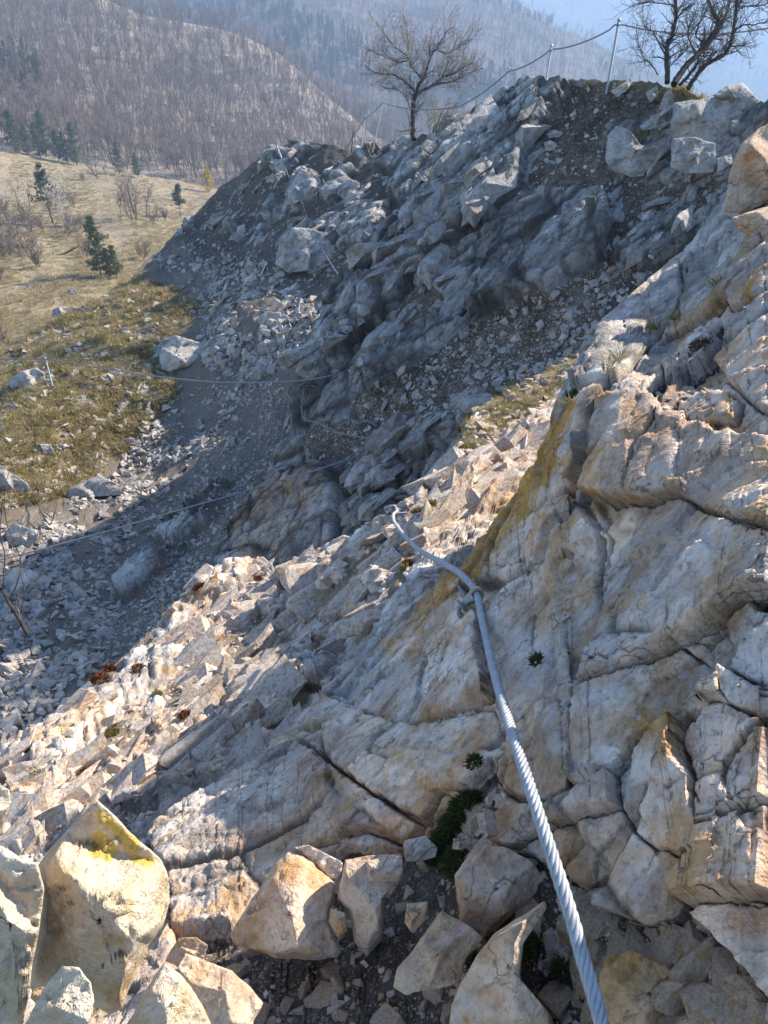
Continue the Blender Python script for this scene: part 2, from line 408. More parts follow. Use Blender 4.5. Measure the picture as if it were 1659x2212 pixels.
class Patch:
    """A sheet of ground whose distances come from control points; rows run from the foot to the crest,
    and past the crest the sheet bends over and falls away behind."""
    def __init__(s, name, depth, top, bot, nu, nv, skirt=(1.5, 3.0), ns=14, jag=(0, 60), rows=None):
        s.name = name; s.nu, s.nv, s.ns = nu, nv, ns
        s.depth = TPS(depth); s.skirt = skirt
        top = np.array(top, float); bot = np.array(bot, float)
        s.u0, s.u1 = top[0, 0], top[-1, 0]
        kn = np.clip([s.u0, -12, 1671, s.u1], s.u0, s.u1); wd = np.diff(kn)*np.array([0.30, 1, 0.10])
        s.us = np.interp(np.linspace(0, wd.sum(), nu), np.concatenate([[0], np.cumsum(wd)])+np.arange(4)*1e-9, kn)
        s.vt = np.interp(s.us, top[:, 0], top[:, 1]); s.vb = np.interp(s.us, bot[:, 0], bot[:, 1])
        if jag[0]:
            q = np.stack([s.us/jag[1], s.us*0, s.us*0+3.3], -1)
            s.vt = s.vt + jag[0]*fbm(q, 5, 91, 0.6)
        r = rows(nv) if rows is not None else np.linspace(0, 1, nv)
        s.r = r
        s.U = np.repeat(s.us[None], nv, 0); s.V = s.vb[None] + (s.vt-s.vb)[None]*r[:, None]
        cu = np.linspace(s.u0, s.u1, 90); cr = np.linspace(0, 1, 90)
        cvt = np.interp(cu, s.us, s.vt); cvb = np.interp(cu, s.us, s.vb)
        G = 1/s.depth(np.repeat(cu[None], 90, 0), cvb[None]+(cvt-cvb)[None]*cr[:, None])
        G = np.stack([np.interp(s.us, cu, g) for g in G]); fi = r*(89); i0 = np.minimum(fi.astype(int), 88); ff = (fi-i0)[:, None]
        s.B = at(s.U, s.V, 1/(G[i0]*(1-ff)+G[i0+1]*ff))
        du = np.gradient(s.B, axis=1); dv = np.gradient(s.B, axis=0)
        n = np.cross(du, dv); n /= np.linalg.norm(n, axis=-1, keepdims=True)+1e-12
        s.N = np.where(((n*s.B).sum(-1) > 0)[..., None], -n, n)
        s.A = {k: np.zeros(s.U.shape, np.float32) for k in ATTRS}
        s.D = np.zeros(s.U.shape, np.float32)
    def wobble(s, sz, seed):
        """smooth random shifts for outlines, shared by the outlines of one grain size"""
        key = 12 if sz < 20 else 24 if sz < 36 else 50
        if not hasattr(s, '_w'): s._w = {}
        if key not in s._w:
            q = np.stack([s.U/key, s.V/key, s.U*0+key], -1)
            s._w[key] = (fbm(q, 4, 5), fbm(q+9.5, 4, 6))
        a, b = s._w[key]
        return (a, b, -a, -b)[seed % 4], (b, a, b, a)[(seed//2) % 4]
    def local(s, pts, wob, sz, seed, pad, fn, far):
        p = np.array(pts); m = (s.U > p[:, 0].min()-pad) & (s.U < p[:, 0].max()+pad) & (s.V > p[:, 1].min()-pad) & (s.V < p[:, 1].max()+pad)
        o = np.full(s.U.shape, far, np.float32)
        if m.any():
            wu, wv = s.wobble(sz, seed)
            o[m] = fn(s.U[m]+wob*wu[m], s.V[m]+wob*wv[m], pts)
        return o
    def poly(s, poly, soft=8, wob=10, sz=30, seed=0):
        return sstep(s.local(poly, wob, sz, seed, 2*wob+soft+5, poly_sd, -999), -soft, soft)
    def sd(s, poly, wob=6, sz=18, seed=0):
        return s.local(poly, wob, sz, seed, 40, poly_sd, -999)
    def line(s, pts, wob=8, sz=28, seed=0):
        return s.local(pts, wob, sz, seed, 40, line_d, 999)
    def finish(s):
        s.P = s.B + s.N*s.D[..., None]
        # the far side of the crest
        T = s.P[-1]; out = T.copy(); out[:, 2] = 0; out /= np.linalg.norm(out, axis=-1, keepdims=True)
        rows = []
        for k in range(1, s.ns+1):
            f = k/s.ns; a = s.skirt[0]*(f**1.3); z = s.skirt[1]*(f**1.8)
            q = T + out*a; q[:, 2] -= z
            q = q + 0.10*min(1, f*3)*max(s.skirt)*0.35*fbm(T*(1.5/max(s.skirt))+k*0.21, 4, 44)[:, None]*np.array([0.3, 0.3, 1.0])
            rows.append(q)
        s.G = np.concatenate([s.P, np.array(rows)], 0)
        s.GA = {k: np.concatenate([a, np.repeat(a[-1:], s.ns, 0)], 0) for k, a in s.A.items()}
        nr = s.G.shape[0]
        i = np.arange(nr*s.nu).reshape(nr, s.nu)
        s.F = np.stack([i[:-1, :-1], i[:-1, 1:], i[1:, 1:], i[1:, :-1]], -1).reshape(-1, 4)
        # 3-D normals of the finished sheet
        du = np.gradient(s.P, axis=1); dv = np.gradient(s.P, axis=0)
        n = np.cross(du, dv); n /= np.linalg.norm(n, axis=-1, keepdims=True)+1e-12
        s.NN = np.where((n*s.N).sum(-1)[..., None] < 0, -n, n)
    def build(s, mat, split=None, part_name='rock_block', **props):
        gv = s.G.reshape(-1, 3); at_ = {k: a.reshape(-1) for k, a in s.GA.items()}
        if split is None:
            s.ob = link(s.name, mesh_np(s.name, gv, s.F, mat, at_), **props); return s.ob
        sp = np.concatenate([split, np.zeros((s.ns, s.nu), int)], 0).reshape(-1)
        fid = np.sort(sp[s.F], axis=1)[:, 1]
        def sub(f):
            u, inv = np.unique(f, return_inverse=True)
            return gv[u], inv.reshape(-1, 4), {k: a[u] for k, a in at_.items()}
        v, f, a = sub(s.F[fid == 0]); s.ob = link(s.name, mesh_np(s.name, v, f, mat, a), **props)
        for k in np.unique(fid):
            if k == 0: continue
            v, f, a = sub(s.F[fid == k])
            if len(f) > 20: link(part_name, mesh_np(part_name, v, f, mat, a), s.ob)
        return s.ob
    def idx(s, u, v):
        c = np.clip(np.round(np.interp(np.asarray(u), s.us, np.arange(s.nu))).astype(int), 0, s.nu-1)
        r = (np.asarray(v)-s.vb[c])/(s.vt[c]-s.vb[c])
        ok = (r >= 0) & (r <= 1)
        return np.clip(np.round(np.interp(r, s.r, np.arange(s.nv))).astype(int), 0, s.nv-1), c, ok
    def pt(s, u, v):
        r, c, ok = s.idx(u, v); return s.P[r, c]
    def between(s, u, v):
        """points of the sheet between its vertices"""
        u = np.asarray(u, float); v = np.asarray(v, float)
        x = np.interp(u, s.us, np.arange(s.nu)); vt = np.interp(u, s.us, s.vt); vb = np.interp(u, s.us, s.vb)
        r = (v-vb)/(vt-vb); ok = (r >= 0) & (r <= 1); y = np.interp(r, s.r, np.arange(s.nv))
        i = np.minimum(x.astype(int), s.nu-2); j = np.minimum(y.astype(int), s.nv-2); fx = (x-i)[:, None]; fy = (y-j)[:, None]
        q = (s.P[j, i]*(1-fx)+s.P[j, i+1]*fx)*(1-fy) + (s.P[j+1, i]*(1-fx)+s.P[j+1, i+1]*fx)*fy
        return u[ok], v[ok], q[ok]
    def nrm(s, u, v):
        r, c, ok = s.idx(u, v); return s.NN[r, c]
# ------------------------------------------------------------------ the slope in the gully and its back ridge
MAT_far = terrain_mat('limestone_gully', 0.9, 0.06, soil=(0.115, 0.098, 0.084), lich=0.5, mott=0.5)
MAT_cliff = terrain_mat('limestone_cliff', 0.75, 0.07, lich=1.0, bump=0.7, lum=0.92, mott=0.65)
MAT_rib = terrain_mat('limestone_rib', 0.32, 0.030, soil=(0.16, 0.12, 0.085), lich=0.0, lum=1.35, mott=0.25)
MAT_near = terrain_mat('limestone_near', 0.20, 0.016, lich=0.5, bump=0.6, lum=1.3, mott=0.22)
MB_ = frame_matrix(BED_D, BED_N, 0.42, 0.9, 1.5)
MI_ = np.eye(3, dtype=np.float32)
MR_ = frame_matrix(BED_D, BED_N, 0.7, 1.0, 1.2)

def rock_relief(p, L, amp, s, M=MB_, levels=(1.0, 0.36, 0.13), w=(1.0, 0.9, 0.8), rough=0.05):
    d = 0; cav = 0; tone = 0.5
    for k, (lv, ww) in enumerate(zip(levels, w)):
        h, cr, rid = facets(p, L*lv, M if k < 2 else (M+MI_)*0.6, s+k*31)
        d = d + amp*ww*h - amp*ww*L*lv*0.28*cr
        if k < 3: tone = tone + (rid-0.5)*(0.45, 0.5, 0.35)[k]
        cav = np.maximum(cav, cr*(0.9-0.25*k))
    d = d + rough*L*fbm(p/(L*0.25), 5, s+5)
    return d, cav, np.clip(tone, 0, 1)

g = Patch('gully_slope',
    [(0,750,23.5),(-250,830,24.5),(130,690,24),(300,590,26),(380,500,30),(480,400,30),(600,310,27),(700,320,25),(850,310,23),(960,270,21.5),(1100,230,21.5),
     (650,600,20),(560,680,19),(500,560,24.5),(600,450,24.5),(720,480,21),(400,620,24),(380,800,19.5),(200,800,19.5),(60,830,19),(0,1000,15.5),
     (200,1000,16.8),(400,900,18),(550,850,16.8),(100,1200,13.6),(300,1150,14.2),(480,1100,13.6),(620,960,14.6),(-250,1200,13),(0,1500,10.6),(200,1350,11.8),
     (400,1250,12.4),(-250,1500,10.6),(200,1500,10.2),(0,1700,9)],
    [(-250,830),(0,752),(60,722),(130,690),(230,628),(300,588),(345,545),(375,500),(400,488),(480,402),(560,345),(600,312),(640,305),(700,318),(760,332),
     (850,312),(900,300),(960,272),(1060,225),(1100,230)],
    [(-250,1780),(0,1740),(300,1520),(500,1330),(640,1010),(760,720),(900,500),(1100,350)], 340, 340, skirt=(9, 9), jag=(7, 40))
GRASS_G = [(-250,850),(0,752),(130,690),(300,588),(430,645),(360,770),(390,850),(330,930),(220,1010),(150,1080),(0,1100),(-250,1150)]
SCREE_G = [(330,560),(420,520),(560,560),(680,640),(700,700),(600,800),(420,820),(330,880),(250,1010),(120,1120),(-250,1150),(-250,1800),(100,1700),(250,1450),(200,1300),(330,1130),(380,1000),(520,900),(560,760),(480,640),(380,620)]
g.A['grass'] = g.poly(GRASS_G, 50, 80, 60, 1)*np.clip(0.75+0.6*fbm(g.B*0.7, 4, 41), 0.2, 0.95)
g.A['gravel'] = np.clip(0.62 + 0.38*g.poly(SCREE_G, 25, 30, 50, 2), 0, 1)
rk = np.zeros_like(g.D)
for i, q in enumerate([[(590,330),(600,312),(660,308),(690,325),(660,345),(610,350)], [(760,330),(850,312),(960,272),(1060,225),(1100,300),(950,420),(860,430),(820,380)],
          [(620,410),(650,365),(690,380),(700,420),(660,440),(635,450)], [(730,415),(750,385),(785,395),(780,440),(750,445)],
          [(720,470),(780,440),(840,450),(800,520),(740,520)], [(500,500),(520,485),(530,510),(515,525)], [(380,500),(400,488),(430,470),(420,500)],
          [(330,1160),(420,1080),(500,1040),(470,1110),(380,1180)], [(250,1280),(330,1190),(360,1180),(330,1250),(270,1300)]]):
    rk = np.maximum(rk, g.poly(q, 10, 14, 25, 20+i))
rk = np.maximum(rk, sstep(fbm(g.B*0.55, 4, 77), 0.22, 0.30)*g.poly([(430,440),(600,305),(1100,200),(900,450),(740,600),(640,560)], 20, 20, 40, 3))
g.A['rock'] = rk; g.A['pale'] = 0.5*rk
d, cav, g.A['tone'] = rock_relief(g.B, 1.2, 0.28, 3)
g.D = d*rk + 0.14*sstep(rk, 0.1, 0.9) + (1-rk)*(0.28*fbm(g.B*0.55, 4, 8) + 0.07*fbm(g.B*2.6, 5, 9, 0.6))
g.A['cav'] = cav*rk
bs_ = g.poly([(380,500),(600,290),(1100,200),(900,480),(740,620),(600,600),(480,620),(400,560)], 30, 40, 50, 7)
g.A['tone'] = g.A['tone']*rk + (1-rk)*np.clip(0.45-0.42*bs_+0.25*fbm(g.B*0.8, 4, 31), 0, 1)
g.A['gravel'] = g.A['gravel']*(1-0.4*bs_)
g.finish()
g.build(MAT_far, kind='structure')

# ------------------------------------------------------------------ the cliff below the ridge
c = Patch('cliff',
    [(1315,160,12.5),(700,690,13.3),(500,1190,11.9),(640,880,12.7),(1100,750,10.9),(1250,770,10.0),(1000,290,13.7),(1060,200,13.9),(1659,215,10.6),(1600,400,10.1),
     (1180,185,13.2),(900,400,13.7),(830,490,13.6),(700,1150,11.0),(850,1000,10.9),(1500,700,9.4),(1300,300,12.1),(1420,190,11.9),(1900,300,9.3),(380,1400,11),
     (1000,500,12.5),(900,650,12.2),(1200,520,11.3),(1400,480,10.7),(2200,250,9.2),(1450,180,11.7),(3400,200,7.5),(3400,480,7)],
    [(380,1420),(440,1300),(480,1202),(520,1125),(560,1060),(600,960),(635,885),(665,790),(700,692),(740,620),(780,535),(830,488),(900,400),(960,340),(1000,290),
     (1060,215),(1120,195),(1180,185),(1235,172),(1330,165),(1400,172),(1440,184),(1480,196),(1540,215),(1600,215),(1659,225),(1900,215),(2200,190),(3400,170)],
    [(380,1560),(500,1400),(640,1330),(800,1260),(1000,1120),(1150,1050),(1250,950),(1400,800),(1600,620),(1900,520),(2200,500),(3400,480)], 470, 390, skirt=(7, 9), jag=(8, 45))
SOIL = [[(1195,240),(1240,178),(1330,165),(1420,180),(1500,200),(1600,225),(1600,235),(1450,240),(1310,262),(1320,310),(1305,350),(1360,390),(1450,380),(1600,370),(1500,420),(1330,440),(1150,432),(1140,370),(1180,290)],
        [(1310,440),(1520,400),(1500,450),(1400,480),(1330,540),(1300,600),(1240,605),(1310,560)],
        [(1240,605),(1330,580),(1480,560),(1350,680),(1260,790),(1130,850),(1040,950),(960,960),(880,930),(740,890),(770,850),(900,790),(1000,705),(1090,670)],
        [(650,935),(690,900),(800,915),(860,900),(800,975),(750,1040),(730,1000),(660,1010)],
        [(720,1080),(760,1100),(750,1180),(700,1240),(690,1180)],
        [(860,660),(930,610),(960,640),(900,690),(850,720)], [(900,560),(960,540),(970,580),(920,600)], [(700,640),(740,600),(740,660),(700,700)],
        [(1000,340),(1060,290),(1080,310),(1030,370)], [(930,395),(990,330),(1000,350),(950,420)]]
soil = np.zeros_like(c.D)
for i, q in enumerate(SOIL): soil = np.maximum(soil, c.poly(q, 10, 16, 28, 40+i))
soil = np.clip(soil + 0.9*sstep(fbm(c.B@MB_*1.1, 5, 55, 0.6), 0.24, 0.32), 0, 1)
BLK = [([(480,1205),(560,1062),(620,1032),(700,1000),(742,1070),(742,1180),(700,1240),(500,1270)], .40),
       ([(752,1040),(800,982),(870,930),(888,940),(872,1000),(862,1062),(790,1066)], .30), ([(760,1190),(770,1092),(860,1075),(872,1110),(830,1170),(760,1240)], .30),
       ([(1130,450),(1200,430),(1310,430),(1328,480),(1300,560),(1240,592),(1180,640),(1090,662),(1020,682),(1040,600),(1110,500)], .38),
       ([(829,600),(900,450),(960,370),(1010,320),(1090,230),(1130,190),(1230,182),(1200,240),(1130,330),(1120,400),(1050,480),(960,520),(900,600),(860,650),(760,760),(690,835),(640,890),(700,700),(760,600)], .42),
       ([(1330,545),(1400,482),(1500,452),(1490,540),(1380,592)], .22), ([(870,945),(950,900),(980,890),(1000,940),(930,990),(880,1000)], .30),
       ([(970,900),(1000,860),(1060,850),(1040,900),(1000,930)], .30), ([(1040,930),(1055,920),(1080,940),(1070,980),(1040,980)], .25),
       ([(780,790),(850,740),(900,730),(890,770),(800,850)], .20), ([(1110,225),(1150,190),(1230,180),(1190,240),(1120,300)], .25)]
blk = np.zeros_like(c.D); ed = np.zeros_like(c.D)
for i, (q, h) in enumerate(BLK):
    sd = c.sd(q, 9, 26, 60+i)
    blk = np.maximum(blk, 0.75*h*sstep(sd, -5, 7)); soil = soil*(1-sstep(sd, -4, 4))
    ed = np.maximum(ed, np.exp(-((sd+5)/5.0)**2))
c.A['rock'] = 1-soil
c.A['gravel'] = np.clip(0.30+0.6*c.poly(SOIL[2], 20, 20, 40, 2), 0, 1)
c.A['grass'] = 0.85*c.poly([(1000,870),(1130,800),(1240,765),(1262,780),(1180,850),(1090,930),(1040,950)], 14, 16, 30, 4) + 0.8*c.poly([(1240,178),(1330,150),(1430,165),(1530,190),(1600,225),(1500,232),(1440,205),(1330,178)], 8, 8, 30, 5)
c.A['warm'] = 0.55*c.poly([(500,1250),(600,1060),(700,1010),(720,1080),(640,1240)], 30, 30, 40, 6) + 0.5*sstep(fbm(c.B*0.8, 4, 12), 0.15, 0.4)
c.A['pale'] = 0.9*c.poly([(640,890),(700,690),(830,488),(1000,290),(1060,200),(1240,180),(1120,380),(960,520),(760,760)], 30, 40, 50, 7) + 0.15
c.A['ochre'] = 0.8*c.poly([(860,570),(930,545),(930,590),(870,610)], 14, 14, 30, 9)
d, cav, c.A['tone'] = rock_relief(c.B, 0.95, 0.16, 13, levels=(1.0, 0.45, 0.2, 0.085), w=(0.55, 0.8, 1.15, 1.3), rough=0.06)
ck = 0
for i, q in enumerate([[(829,600),(900,500),(960,440),(1050,330),(1120,230)], [(760,760),(860,640),(960,560),(1100,470)], [(1000,680),(1060,590),(1120,470),(1200,420)]]):
    ck = np.maximum(ck, np.exp(-(c.line(q, 10, 30, 70+i)/3.5)**2))
c.D = (1-soil)*(d+blk-0.18*ck) - 0.10*soil*(1-ed) + soil*(0.10*fbm(c.B*0.9, 4, 8) + 0.05*fbm(c.B*3.6, 5, 9, 0.6))
c.A['cav'] = np.clip(cav*(1-soil) + ck + 0.6*ed, 0, 1)
c.finish()
c.build(MAT_cliff, kind='structure')

# ------------------------------------------------------------------ the sunlit rib
r_ = Patch('rock_rib',
    [(0,1620,3.2),(200,1480,3.8),(300,1380,4.3),(440,1230,4.9),(500,1205,5.0),(600,1210,4.8),(760,1150,4.3),(850,1080,3.95),(960,1000,4.4),(1100,930,5.0),(1230,850,5.6),(1040,880,5.4),(1230,770,6.2),
     (600,1350,4.1),(700,1480,3.0),(400,1500,3.4),(300,1700,2.45),(0,1800,2.3),(0,1950,1.95),(600,1600,2.45),(850,1300,2.95),(950,1150,3.5),(-250,1700,3.0),(200,1900,1.9),(-250,2050,2.0),(1500,640,6.2),(1720,440,6.3),(1500,900,5.0),(-600,1850,2.9),(-600,2500,1.9),(0,2500,1.5)],
    [(-620,1880),(-250,1700),(0,1622),(60,1572),(130,1556),(200,1482),(300,1380),(360,1310),(440,1232),(500,1205),(560,1208),(600,1220),(680,1195),(720,1168),(760,1150),(800,1125),
     (850,1088),(890,1072),(940,1015),(985,960),(1010,905),(1040,872),(1100,838),(1160,805),(1230,768),(1320,715),(1500,600),(1720,420)],
    [(-620,2700),(0,2600),(300,2200),(560,1880),(700,1700),(850,1550),(1000,1410),(1150,1190),(1230,1090),(1500,950),(1720,800)], 450, 300, skirt=(1.6, 3.2), jag=(10, 40))
rs = np.zeros_like(r_.D)
for i, q in enumerate([[(430,1330),(520,1290),(640,1250),(760,1200),(860,1160),(900,1200),(840,1280),(760,1330),(640,1390),(560,1450),(470,1490),(380,1540),(330,1500),(400,1420)],
                       [(200,1440),(300,1350),(370,1330),(330,1400),(260,1470),(200,1490)], [(0,1640),(60,1620),(110,1650),(100,1700),(0,1720)],
                       [(600,1480),(640,1440),(700,1440),(720,1480),(650,1540)], [(240,1540),(330,1520),(330,1600),(240,1650),(150,1690),(180,1620)]]):
    rs = np.maximum(rs, r_.poly(q, 10, 24, 30, 80+i))
rs = np.clip(rs*(0.55+0.9*sstep(fbm(r_.B*3.0, 4, 5), -0.15, 0.25)), 0, 1)
rb = np.zeros_like(rs); re_ = np.zeros_like(rs)
for i, (q, h) in enumerate([([(360,1330),(420,1250),(500,1208),(545,1230),(520,1280),(430,1300),(370,1350)], .14), ([(600,1225),(650,1192),(700,1190),(705,1205),(680,1240),(620,1250)], .10),
        ([(500,1270),(560,1250),(620,1270),(600,1330),(520,1330),(480,1300)], .10), ([(700,1215),(720,1205),(750,1240),(720,1260),(680,1270)], .12),
        ([(50,1600),(130,1540),(210,1500),(300,1455),(290,1500),(180,1600),(70,1660)], .12), ([(210,1500),(290,1410),(360,1350),(430,1330),(370,1440),(300,1500)], .08),
        ([(0,1650),(60,1600),(75,1580),(60,1640),(20,1670)], .10), ([(60,1650),(110,1600),(170,1605),(150,1650),(70,1690)], .12),
        ([(500,1460),(560,1440),(610,1470),(620,1520),(560,1560),(510,1530)], .12), ([(480,1570),(540,1520),(600,1510),(620,1560),(560,1610),(500,1610)], .14),
        ([(590,1410),(680,1400),(740,1410),(700,1480),(650,1480),(590,1450)], .10), ([(400,1600),(440,1560),(500,1590),(490,1640),(410,1650)], .10),
        ([(340,1720),(360,1690),(410,1690),(430,1720),(410,1780),(350,1790)], .10), ([(0,1720),(60,1700),(150,1690),(190,1720),(150,1790),(0,1840)], .10),
        ([(880,1160),(960,1060),(1040,1000),(1060,1000),(980,1110),(920,1180)], .16), ([(930,1050),(990,1000),(1020,1000),(960,1080)], .12), ([(1010,1120),(1060,1040),(1100,980),(1110,1000),(1050,1110)], .12),
        ([(660,1380),(730,1330),(760,1350),(700,1400)], .08), ([(770,1260),(810,1220),(850,1230),(820,1280)], .08)]):
    sd = r_.sd(q, 10, 22, 100+i)
    rb = np.maximum(rb, 0.4*h*sstep(sd, -6, 16)); rs = rs*(1-sstep(sd, -3, 5)); re_ = np.maximum(re_, np.exp(-((sd+4)/4.0)**2))
d, cav, r_.A['tone'] = rock_relief(r_.B, 0.34, 0.17, 23, MR_, levels=(1.0, 0.42, 0.2, 0.09), w=(0.4, 0.8, 1.1, 1.1), rough=0.05)
r_.A['rock'] = 1-rs
r_.A['gravel'] = np.full_like(rs, 0.9)
r_.A['warm'] = np.clip(0.80+0.5*fbm(r_.B*1.2, 3, 4), 0.1, 0.9)
r_.A['pale'] = np.clip(0.25+0.8*fbm(r_.B*1.6, 3, 14), 0, 1)
ledge = r_.poly([(985,960),(1010,880),(1100,820),(1240,750),(1280,760),(1190,860),(1100,930),(1040,975)], 12, 18, 30, 4)
rs = np.maximum(rs, 0.95*ledge*sstep(fbm(r_.B*2.4, 4, 25), -0.25, 0.05)); r_.A['rock'] = 1-rs
r_.A['grass'] = np.clip(0.7*rs*sstep(fbm(r_.B*2.2, 3, 15), 0.1, 0.3)+0.42*ledge, 0, 1)
r_.A['cav'] = np.clip(0.55*cav*(1-rs)+0.35*re_, 0, 1)
r_.D = (1-rs)*(d+rb) + rs*(0.015*fbm(r_.B*7, 5, 9, 0.6)) - 0.02*rs
r_.finish()
r_.build(MAT_rib, kind='structure')

# ------------------------------------------------------------------ the near slab
n_ = Patch('rock_slab',
    [(1300,2212,.80),(1300,2500,.74),(830,2212,.97),(830,2500,.85),(400,2212,.98),(0,2212,1.05),(0,2050,1.4),(-250,2212,1.1),(1040,1300,1.70),(1150,1730,1.02),(1110,1620,1.14),(1060,1450,1.42),
     (1659,1000,1.15),(1659,1600,.84),(1659,2212,.66),(1480,1400,1.02),(1300,1000,1.62),(1250,880,1.95),(1100,1100,2.1),(1250,760,2.35),(1300,690,2.45),(1400,600,2.65),(1540,450,2.95),
     (1600,300,3.1),(1659,260,3.1),(2100,150,2.6),(1400,750,2.3),(1500,650,2.35),(1600,550,2.3),(1659,700,1.7),(1500,850,1.7),(1659,850,1.38),(1350,880,1.7),
     (730,1500,2.0),(850,1380,2.05),(560,1640,1.78),(380,1760,1.62),(300,1850,1.5),(600,1800,1.42),(800,1600,1.48),(900,1450,1.68),(900,1800,1.2),(700,2000,1.13),(400,2000,1.22),
     (2100,1000,.9),(2100,2000,.60),(4200,1000,.58),(4200,2200,.42),(4200,200,.80),(1300,3300,.62),(0,3300,.8),(4200,3300,.36),(-500,2700,.95)],
    [(-500,2340),(-250,2230),(0,2110),(200,1925),(290,1832),(380,1755),(480,1690),(560,1632),(620,1570),(700,1492),(760,1440),(850,1372),(920,1300),(1000,1215),(1060,1150),(1110,1080),(1160,1000),
     (1190,920),(1215,830),(1250,765),(1300,690),(1400,602),(1480,540),(1540,455),(1570,400),(1610,350),(1659,300),(1800,240),(2100,180),(3000,150),(4200,150)],
    [(-500,3400),(4200,3400)], 640, 700, skirt=(0.6, 2.4), jag=(7, 30), rows=lambda n: np.interp(np.linspace(0, 1, n), [0, 0.08, 1], [0, 0.36, 1]))
KB = [  # blocks of the slab, parted by open joints (outline, height)
 [(1370,865),(1420,905),(1450,925),(1530,940),(1610,945),(1700,950),(1700,1020),(1600,1098),(1580,1122),(1520,1098),(1470,1070),(1355,1085),(1280,1075),(1265,1055),(1262,1005),(1295,955),(1330,910)],
 [(1280,1080),(1355,1090),(1470,1075),(1515,1102),(1580,1130),(1720,1185),(1720,1290),(1610,1300),(1540,1360),(1480,1390),(1409,1430),(1360,1446),(1310,1475),(1270,1500),(1290,1330),(1300,1250),(1310,1150)],
 [(1600,1100),(1720,1020),(1720,1170),(1590,1124)],
 [(1280,1496),(1310,1478),(1360,1450),(1409,1436),(1470,1396),(1515,1430),(1510,1475),(1480,1550),(1430,1575),(1380,1620),(1330,1668),(1280,1710),(1245,1708),(1250,1620),(1256,1560),(1265,1518)],
 [(1520,1432),(1570,1450),(1630,1485),(1720,1540),(1720,1600),(1600,1545),(1565,1535),(1540,1560),(1482,1550),(1514,1478)],
 [(1482,1556),(1530,1540),(1595,1540),(1720,1620),(1720,1760),(1545,1822),(1530,1720),(1505,1645)],
 [(1500,1650),(1525,1720),(1538,1820),(1500,1870),(1430,1845),(1360,1790),(1340,1742),(1380,1630),(1440,1590),(1480,1565)],
 [(1108,1590),(1170,1545),(1230,1518),(1260,1522),(1250,1575),(1244,1650),(1230,1712),(1150,1738),(1108,1722),(1080,1700),(1090,1650)],
 [(1545,1828),(1720,1765),(1720,1960),(1500,1962),(1490,1940),(1520,1890)],
 [(1108,1728),(1150,1742),(1225,1718),(1330,1672),(1340,1745),(1270,1760),(1180,1790),(1105,1830),(1045,1815),(1060,1760)],
 [(705,1500),(760,1535),(830,1555),(910,1570),(1000,1545),(1070,1534),(1075,1560),(1090,1620),(1060,1640),(1020,1690),(950,1720),(925,1780),(830,1725),(700,1640),(640,1600)],
 [(640,1606),(700,1645),(825,1730),(915,1785),(890,1830),(800,1800),(700,1830),(600,1900),(500,2000),(370,2010),(365,1900),(320,1815),(400,1745),(500,1690),(580,1640)],
 [(720,1490),(800,1410),(900,1330),(990,1240),(1030,1290),(1050,1400),(1070,1525),(1000,1538),(910,1562),(830,1548),(760,1525)],
 [(1040,1280),(1100,1180),(1180,1120),(1260,1095),(1300,1150),(1285,1250),(1285,1330),(1265,1500),(1180,1535),(1120,1570),(1085,1545),(1065,1420)],
 [(1100,1100),(1170,1020),(1250,900),(1300,870),(1330,880),(1280,950),(1255,1000),(1258,1060),(1220,1090),(1150,1110),(1060,1200),(1040,1210)],
 [(1560,790),(1600,720),(1659,660),(1760,600),(1760,900),(1680,920),(1620,870),(1575,830)],
 [(1240,830),(1300,720),(1410,615),(1470,570),(1480,640),(1450,700),(1400,760),(1340,830),(1260,850)],
 [(1480,640),(1490,560),(1560,470),(1620,460),(1650,520),(1600,600),(1540,680),(1460,740),(1430,750)],
 [(1600,600),(1659,550),(1760,520),(1760,600),(1659,650),(1590,680),(1580,640)],
 [(1430,800),(1470,770),(1540,720),(1560,740),(1530,790),(1470,830),(1440,830)],
 [(1420,895),(1440,850),(1500,845),(1560,860),(1610,885),(1600,925),(1540,930),(1450,915)],
]
sdm = np.full(n_.U.shape, -1e9, np.float32); split = np.zeros(n_.U.shape, int)
lift = np.zeros_like(sdm)
cA = n_.B.reshape(-1, 3)
for i, q in enumerate(KB):
    if i in (0, 1, 2): w = 3
    else: w = 10 if i in (10, 12) else 4
    sd = n_.sd(q, w, 20, 130+i)
    m = sd > sdm; split = np.where(m & (sd > -1.5), i+1, split); sdm = np.maximum(sdm, sd)
    rr = np.random.default_rng(900+i)
    cx, cy = np.mean([p[0] for p in q]), np.mean([p[1] for p in q])
    tl = (rr.uniform(-.00016, .00016)*(n_.U-cx) + rr.uniform(-.00016, .00016)*(n_.V-cy)) + rr.uniform(0.008, 0.03)
    lift = np.where(m & (sd > -6), tl*sstep(sd, -1, 5), lift)
joint = np.exp(-(np.minimum(np.abs(sdm), 50)/2.2)**2)
